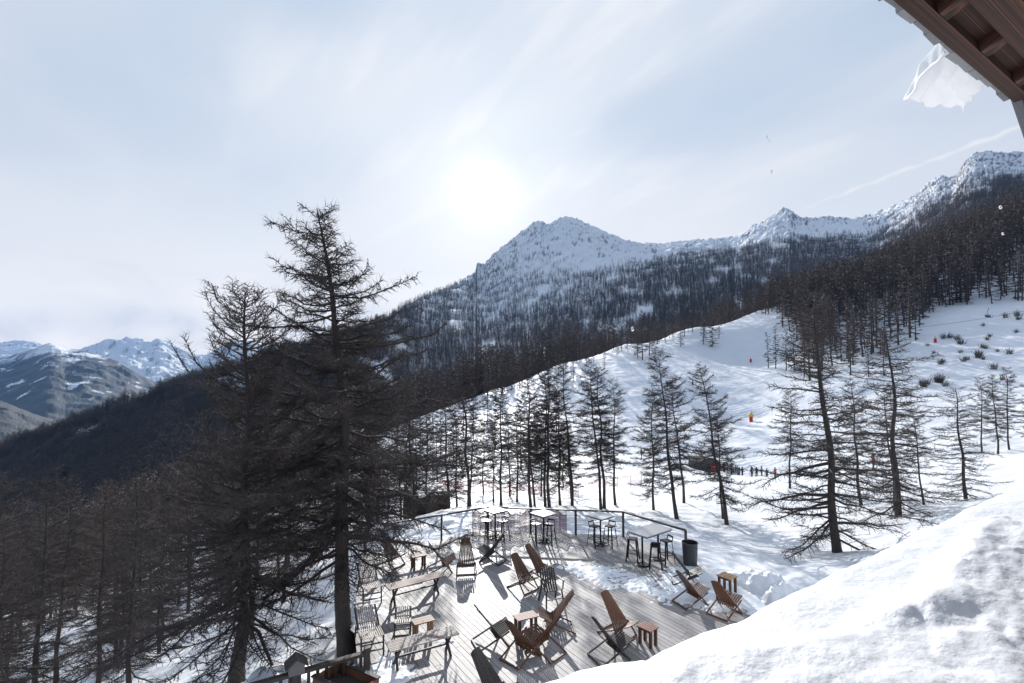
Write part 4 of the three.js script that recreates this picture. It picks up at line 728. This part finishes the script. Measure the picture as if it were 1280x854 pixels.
// ---------------------------------------------------------------- the house: eave overhead, wall behind
{
  const t = thing('house', 'dark timber house with a shingled eave of grey slabs overhead', 'house', [5.57, 9.6, -5.52], Math.atan2(-0.532, -0.846));
  const timber = [0, 1, 2].map((k) => new THREE.MeshStandardMaterial({ map: woodMap(0.5 + 0.05 * k, 0.31 + 0.03 * k, 0.22 + 0.03 * k, 0.65), roughness: 0.8, bumpMap: barkBump, bumpScale: 0.01 })), slab = [0.27, 0.33, 0.22].map((v) => std(v, v * 1.02, v * 1.05, 0.85, { bumpMap: grainBump, bumpScale: 0.01 })), R = rng(61);
  const L = 9, pitch = 0.3, up = (z) => -z * pitch; // z < 0 is towards the house
  const roof = new THREE.Group(); roof.name = 'roof'; t.add(roof);
  for (let k = 0; k * 0.27 < L; k++) { const w = 0.26, over = 0.07 + 0.045 * R(), d = over + 0.09; const m = box('roof_slab', slab[Math.floor(R() * 3)], roof, [k * 0.27 + 0.13, 0.02 + up(over - d / 2) * 0.6, over - d / 2], [w, 0.035 + 0.02 * R(), d], (R() - 0.5) * 0.1); m.rotation.x = 0.12; }
  const run = (name, mat, z, y, w, h) => box(name, mat, t, [L / 2 + 0.03, y, z], [L, h, w]);
  run('fascia', timber[0], -0.06, -0.035, 0.13, 0.08); run('eave_beam', timber[1], -0.42, 0.04, 0.24, 0.2);
  for (let k = 0; k < 10; k++) { const x = 0.55 + k * 0.95, m = box('rafter', timber[2], t, [x, 0.1 + up(-1.6), -1.6], [0.16, 0.2, 3.1]); m.position.y -= 0.14; m.rotation.x = pitch * 0.96; }
  for (let k = 0; k < 14; k++) { const z = -0.2 - k * 0.22, m = box('soffit_board', timber[k % 3], t, [L / 2, 0.0 + up(z), z], [L - 0.02, 0.025, 0.21]); m.rotation.x = pitch * 0.96; }
  { const m = box('roof_deck', timber[0], roof, [L / 2, 0.26 + up(-2), -2], [L, 0.03, 3.7]); m.rotation.x = pitch * 0.96; const s = box('roof_snow', M.bankSnow, roof, [L / 2 + 0.1, 0.45 + up(-2.4), -2.4], [L - 0.6, 0.3, 3.0]); s.rotation.x = pitch * 0.96; }
  bar('barge_board', slab[2], t, V3(0.02, -0.02, -0.02), V3(-0.42, -0.6, -0.06), 0.1, 0.03, V3(0, 0, 1)); bar('brace', timber[0], t, V3(0.06, 0.0, -0.2), V3(-0.38, -0.6, -0.2), 0.26, 0.07, V3(0, 0, 1));
  for (let k = 0; k < 22; k++) box('wall_board', timber[k % 3], t, [L / 2 + 1, -5.0 + k * 0.25, -3.3], [L + 2, 0.24, 0.1]);
}
{ // tongue of snow pushed out over the eave
  const old = new THREE.MeshPhysicalMaterial({ color: new THREE.Color().setRGB(0.93, 0.94, 0.95), roughness: 1, transmission: 0.5, thickness: 0 });
  const g = new Geo(), NU = 60, NV = 40, A = V3(4.1, 9.72, -4.58), E = V3(0.96, 0, -0.68), O = V3(0.0, -0.34, -0.78), ring = 2 * (NV + 1);
  for (let i = 0; i <= NU; i++) for (let k = 0; k < ring; k++) { // around each slice: out along the underside, back along the top
    const u = i / NU, under = k <= NV, v = under ? k / NV : 1 - (k - NV - 1) / NV, reach = 0.5 + 0.28 * smooth(1, 0.1, u) + 0.07 * n2(u * 2.3, 2) + 0.012 * n2(u * 9, 5);
    const side = Math.sqrt(clamp(1 - Math.pow(2 * u - 1, 6))), tip = Math.sqrt(clamp(1 - Math.pow(v, 5))), th = 0.24 * side * tip * (1 + 0.2 * n2(u * 2, v * 2));
    const p = A.clone().addScaledVector(E, u).addScaledVector(O, v * reach); p.y += (under ? -0.02 : th) + 0.05 * n2(u * 3 + 9, v * 2) - 0.1 * Math.pow(Math.abs(u - 0.4), 1.2);
    p.x += 0.015 * n2(u * 4, v * 4); g.p.push(p.x, p.y, p.z); g.uv.push(u, v);
    if (i) { const q = i * ring + k, r = i * ring + (k + 1) % ring; g.i.push(q, q - ring, r, r, q - ring, r - ring); }
  }
  tag(mesh('hanging_snow', g.build(), old), 'wedge of old snow jutting out over the edge of the eave', 'snow slab');
  const ice = new THREE.MeshPhysicalMaterial({ color: new THREE.Color().setRGB(1, 1, 1), roughness: 0.05, transmission: 1, thickness: 0.02, ior: 1.31 });
  for (const [x, y, z, r] of [[2.55, 8.9, -5.0, 0.012], [2.57, 8.86, -5.0, 0.008], [2.585, 8.55, -5.0, 0.011], [1.18, 6.98, -5, 0.016], [4.6, 8.66, -5, 0.012], [4.94, 8.22, -5.1, 0.014], [4.95, 7.95, -5.1, 0.011]]) { const d = new THREE.IcosahedronGeometry(r, 2); d.scale(1, 1.5, 1); const o = mesh('ice_drop', d, ice); o.position.set(x, y, z); tag(o, 'small glinting lump of ice falling from the eave', 'ice', 'ice falling from the eave'); }
}
// snow caught on branches of the two big larches
for (const [tree, at, branch, joint, s] of [[bigLarch, [-4.3, -0.75, -13.6], -3, 4, 0.08], [bigLarch, [-4.3, -0.75, -13.6], -4, 3, 0.08], [bigLarch, [-4.3, -0.75, -13.6], -2, 4, 0.09]]) {
  const B = tree.marks.at(branch)[joint], x = B.x + at[0], y = B.y + at[1] + s * 0.35, z = B.z + at[2];
  const g = new THREE.IcosahedronGeometry(s, 4), p = g.attributes.position; for (let k = 0; k < p.count; k++) { const v = V3().fromBufferAttribute(p, k), f = 1 + 0.45 * n3(v.x * 9 + x * 3, v.y * 9, v.z * 9); p.setXYZ(k, v.x * f * 1.3, v.y * f * 0.6, v.z * f * 0.9); } g.computeVertexNormals();
  const m = mesh('snow_clump', g, M.bankSnow); m.position.set(x, y, z); tag(m, 'clump of snow caught on a branch of the big larches', 'snow clump', 'snow clumps on branches');
}
// ---------------------------------------------------------------- the ski run: skiers, lift, markers, huts
const bodyGeo = (() => { // one standing figure, about 1.75 m, from tapered capsules joined smoothly
  const B = [[0.1, 0.06, 0.05, 0.11, 0.06, -0.06, 0.055, 0.05], [0.1, 0.08, 0, 0.11, 0.48, 0.03, 0.062, 0.075], [0.11, 0.48, 0.03, 0.09, 0.88, 0, 0.075, 0.105], [-0.1, 0.06, 0.05, -0.11, 0.06, -0.06, 0.055, 0.05], [-0.1, 0.08, 0, -0.11, 0.48, 0.03, 0.062, 0.075], [-0.11, 0.48, 0.03, -0.09, 0.88, 0, 0.075, 0.105], [0, 0.9, 0, 0, 1.12, 0, 0.15, 0.14], [0, 1.12, 0, 0, 1.38, -0.01, 0.14, 0.15], [-0.17, 1.4, 0, 0.17, 1.4, 0, 0.085, 0.085], [0, 1.42, 0, 0, 1.55, 0.02, 0.06, 0.06], [0, 1.62, 0.02, 0, 1.67, 0.01, 0.095, 0.1], [0.2, 1.4, 0, 0.27, 1.12, -0.03, 0.065, 0.055], [0.27, 1.12, -0.03, 0.24, 0.98, 0.2, 0.055, 0.045], [-0.2, 1.4, 0, -0.27, 1.12, -0.03, 0.065, 0.055], [-0.27, 1.12, -0.03, -0.24, 0.98, 0.2, 0.055, 0.045], [0.24, 0.98, 0.2, 0.235, 0.97, 0.26, 0.05, 0.05], [-0.24, 0.98, 0.2, -0.235, 0.97, 0.26, 0.05, 0.05], [0, 1.61, 0.11, 0, 1.6, 0.12, 0.02, 0.02]];
  const N = 56, mc = new MarchingCubes(N, new THREE.MeshStandardMaterial(), false, false, 60000), half = N / 2, S = 0.95; mc.isolation = 0;
  for (let k = 0; k < N; k++) for (let j = 0; j < N; j++) for (let i = 0; i < N; i++) {
    const x = (i - half) / half * S, y = (j - half) / half * S + 0.9, z = (k - half) / half * S; let d = 9;
    for (const [ax, ay, az, bx, by, bz, r0, r1] of B) { const ux = bx - ax, uy = by - ay, uz = bz - az, t = clamp(((x - ax) * ux + (y - ay) * uy + (z - az) * uz) / (ux * ux + uy * uy + uz * uz)), e = Math.hypot(x - ax - t * ux, y - ay - t * uy, z - az - t * uz) - mix(r0, r1, t), h = clamp(0.5 + 0.5 * (d - e) / 0.05); d = mix(d, e, h) - 0.05 * h * (1 - h); }
    mc.field[i + j * N + k * N * N] = -d;
  }
  mc.update(); const n = mc.count, p = mc.positionArray.slice(0, n * 3), q = mc.normalArray.slice(0, n * 3);
  for (let k = 0; k < n; k++) { p[3 * k] *= S; p[3 * k + 1] = p[3 * k + 1] * S + 0.9; p[3 * k + 2] *= S; }
  const g = new THREE.BufferGeometry(); g.setAttribute('position', new THREE.BufferAttribute(p, 3)); g.setAttribute('normal', new THREE.BufferAttribute(q, 3)); return g;
})();
const cloth = new THREE.MeshStandardMaterial({ vertexColors: true, roughness: 0.8 });
function outfit(jacket, trousers) { const g = bodyGeo.clone(), p = g.attributes.position, c = []; for (let k = 0; k < p.count; k++) { const x = p.getX(k), y = p.getY(k), z = p.getZ(k); c.push(...(y < 0.13 ? [0.04, 0.04, 0.045] : y < 0.9 && Math.abs(x) < 0.21 && z < 0.17 ? trousers : y > 1.5 ? (z > 0.02 ? [0.5, 0.3, 0.22] : [0.06, 0.04, 0.03]) : z > 0.21 && y < 1.05 ? [0.03, 0.03, 0.03] : jacket)); } g.setAttribute('color', new THREE.Float32BufferAttribute(c, 3)); return g; }
const helmetGeo = (() => { const g = new THREE.SphereGeometry(0.135, 18, 12, 0, 6.2832, 0, 1.75); g.scale(0.92, 1, 1.08); g.translate(0, 1.665, -0.005); return g; })();
const DARK = [0.03, 0.032, 0.04], looks = [[[0.55, 0.04, 0.03], DARK, 'red'], [[0.05, 0.06, 0.09], DARK, 'dark blue'], [[0.03, 0.03, 0.035], [0.04, 0.04, 0.05], 'black'], [[0.07, 0.2, 0.4], [0.05, 0.05, 0.06], 'blue'], [[0.25, 0.25, 0.27], DARK, 'grey'], [[0.35, 0.03, 0.08], [0.05, 0.05, 0.06], 'dark red']].map(([a, b, n]) => [outfit(a, b), n]);
const skiMat = std(0.06, 0.07, 0.1, 0.35), helmetMat = std(0.05, 0.05, 0.06, 0.35);
function skier(x, z, look, turn, label, group, y) {
  const t = thing('person', label, 'person', [x, (y ?? groundY(x, z)) + 0.03, z], turn, group);
  mesh('body', looks[look][0], cloth, t); mesh('helmet', helmetGeo, helmetMat, t);
  for (const s of [-1, 1]) { const P = [V3(s * 0.11, 0.005, -0.75), V3(s * 0.11, 0.005, 0.7), V3(s * 0.11, 0.04, 0.86), V3(s * 0.11, 0.1, 0.95)]; for (let k = 0; k < 3; k++) if (k === 0) bar('ski', skiMat, t, P[0], P[1], 0.085, 0.02, V3(1, 0, 0)); bar('ski_tip', skiMat, t, P[1], P[3], 0.08, 0.018, V3(1, 0, 0)); mesh('pole', tubeGeo([V3(s * 0.24, 1.02, 0.25), V3(s * 0.34, 0.0, 0.32)], 0.012, 5), skiMat, t); }
}
{
  const R = rng(71);
  for (let k = 0; k < 15; k++) { const d = 88 + 12 * R(), a = 0.4 + 0.066 * R(); const l = [0, 1, 2, 1, 4, 2, 5, 3][k % 8]; skier(a * d, -d, l, R() * 6, `skier in a ${looks[l][1]} jacket waiting in the crowd below the piste`, 'skiers waiting in the crowd'); }
  for (const [a, d, l, label] of [[0.472, 93, 2, 'skier in black at the loose end of the waiting crowd'], [0.482, 94, 4, 'skier in grey at the loose end of the waiting crowd'], [0.492, 91, 1, 'skier in dark blue standing just apart from the waiting crowd'], [0.508, 90, 0, 'skier in red standing alone beyond the waiting crowd'], [0.25, 92, 2, 'lone dark skier coming down the piste beside the larch clump'], [0.352, 170, 3, 'lone blue skier high on the piste above the larches'], [0.698, 62, 0, 'person in red behind the layered larch'], [0.555, 80, 1, 'skier in dark blue seen between the boughs of the leaning larch'], [0.965, 118, 0, 'skier in red on the snow just above the small larch clump']]) skier(a * d, -d, l, R() * 6, label);
  for (let k = 0; k < 9; k++) { const a = 0.405 + 0.062 * (k + R()) / 9, d = 296 + 6 * R(); skier(a * d, -d, [2, 1, 0, 4][k % 4], R() * 6, `tiny skier in ${['black', 'dark blue', 'red', 'grey'][k % 4]} on the crest of the piste`, 'skiers on the piste crest'); }
}
{ // padded snow gun, markers, lift chair
  const red = std(0.6, 0.03, 0.03, 0.6), yellow = std(0.75, 0.5, 0.04, 0.6), d = 138, x = 0.464 * d, t = thing('snow_lance', 'red padded post with a yellow cover on the piste', 'snow gun', [x, groundY(x, -d), -d]);
  mesh('padding', new THREE.LatheGeometry([[0.0, 0], [0.4, 0], [0.45, 0.1], [0.45, 1.3], [0.35, 1.4], [0, 1.4]].map(([a, b]) => new THREE.Vector2(a, b)), 16), red, t); mesh('cover', new THREE.LatheGeometry([[0.2, 1.38], [0.8, 1.5], [0.75, 1.9], [0.3, 2.2], [0, 2.25]].map(([a, b]) => new THREE.Vector2(a, b)), 14), yellow, t); mesh('pole', tubeGeo([V3(0, 1.4, 0), V3(0, 3, 0.5)], 0.05, 6), blackSteel, t);
  for (const [a, dd, label] of [[0.466, 222, 'red padded marker high on the piste above the yellow covered post'], [0.828, 172, 'red padded marker at the foot of the ridge wood']]) { const X = a * dd, m = thing('piste_marker', label, 'marker', [X, groundY(X, -dd), -dd]); mesh('pad', new THREE.LatheGeometry([[0.0, 0], [0.4, 0], [0.42, 0.1], [0.42, 1.3], [0.3, 1.4], [0, 1.4]].map(([p, q]) => new THREE.Vector2(p, q)), 16), red, m); mesh('pole', tubeGeo([V3(0, 1.3, 0), V3(0, 2.2, 0)], 0.06, 6), blackSteel, m); }
  const c = thing('lift_chair', 'four seat lift chair hanging over the upper snowfield', 'ski lift chair', [159, 23.5, -170], 0.4);
  box('seat', blackSteel, c, [0, 0, 0], [3.4, 0.16, 0.6]); const b = box('backrest', std(0.09, 0.1, 0.12, 0.6), c, [0, 0.45, -0.3], [3.4, 0.6, 0.08]); b.rotation.x = -0.2; mesh('hanger', tubeGeo([V3(0, 0.6, -0.34), V3(0, 1.6, -0.45), V3(0, 2.8, 0)], 0.07, 6), blackSteel, c); mesh('safety_bar', tubeGeo([V3(-1.6, 0.1, 0.1), V3(-1.6, 0.7, 0.6), V3(1.6, 0.7, 0.6), V3(1.6, 0.1, 0.1)], 0.04, 6), blackSteel, c); box('grip', blackSteel, c, [0, 2.85, 0], [0.5, 0.14, 0.14]);
  const cable = Array.from({ length: 21 }, (_, k) => { const s = k / 20; return V3(mix(118, 250, s), mix(18.2, 40.7, s) - 2.2 * Math.sin(Math.PI * s), mix(-152, -210, s)); });
  tag(mesh('lift_cable', tubeGeo(cable, 0.05, 5), blackSteel), 'thin haul cable of the chair lift above the upper snowfield', 'cable');
  const y0 = thing('wooden_hut', 'small dark hut with a snow covered roof among the larches beyond the terrace', 'hut', [-7.6, groundY(-7.6, -46), -46], 0.2), dk = std(0.06, 0.045, 0.035, 0.85);
  for (let k = 0; k < 8; k++) box('wall_log', dk, y0, [0, 0.14 + k * 0.25, 0], [3.6, 0.23, 2.6]); box('door', std(0.12, 0.08, 0.05, 0.8), y0, [0.6, 0.95, 1.32], [0.8, 1.8, 0.05]); bar('roof', M.bankSnow, y0, V3(-2.1, 2.1, 0.1), V3(2.1, 2.25, 0.1), 3.4, 0.32, V3(0, 0, 1));
  const h = thing('lift_hut', 'dark lift hut with a rounded roof and red front behind the skiers', 'hut', [33.5, groundY(33.5, -93), -93], 0.3);
  { const sh = new THREE.Shape(); sh.moveTo(-2, 0); sh.lineTo(-2, 1.4); sh.bezierCurveTo(-1.8, 2.6, 1.8, 2.6, 2, 1.4); sh.lineTo(2, 0); const e = new THREE.ExtrudeGeometry(sh, { depth: 3, bevelEnabled: true, bevelSize: 0.08, bevelThickness: 0.08 }); mesh('shell', e, std(0.035, 0.04, 0.045, 0.6), h); box('front_panel', red, h, [0.9, 0.8, 3.1], [1.5, 1.3, 0.06]); box('window', std(0.05, 0.06, 0.08, 0.1), h, [-0.9, 1.2, 3.1], [1.3, 0.8, 0.05]); box('door', std(0.08, 0.08, 0.09, 0.6), h, [-0.1, 0.8, 3.1], [0.45, 1.6, 0.05]); }
}
{ // leafless bushes on the upper snowfield
  const R = rng(301), kinds = [0, 1, 2].map((k) => { const g = new Geo(); for (let i = 0; i < 46; i++) { const a = R() * 6.28, e = 0.7 + 0.8 * R(), L = 0.7 + 1.2 * R(), d = V3(Math.cos(e) * Math.cos(a), Math.sin(e), Math.cos(e) * Math.sin(a)), p = V3((R() - 0.5) * 1.1, -0.1, (R() - 0.5) * 1.1); g.spike(p, d, L, 0.035); for (let j = 0; j < 6; j++) g.spike(p.clone().addScaledVector(d, L * (0.3 + 0.6 * R())), d.clone().add(V3(R() - 0.5, R() - 0.3, R() - 0.5).multiplyScalar(1.4)).normalize(), 0.4 * (0.4 + R()), 0.022); } return g.build(); });
  for (let k = 0; k < 46; k++) { const px = R(), a = 0.8 + 0.2 * px, d = 128 + 50 * R() - (k % 3) * 4, x = a * d; if (fbm(x * 0.05, d * 0.05, 2) < -0.1) continue; const t = thing('bush', 'bare brown bush sticking out of the upper snowfield', 'bush', [x, groundY(x, -d), -d], R() * 6, 'bushes on the upper snowfield'); mesh('twigs', kinds[k % 3], M.twigRust, t); t.scale.setScalar(0.6 + 0.9 * R()); }
}
renderer.render(scene, camera);
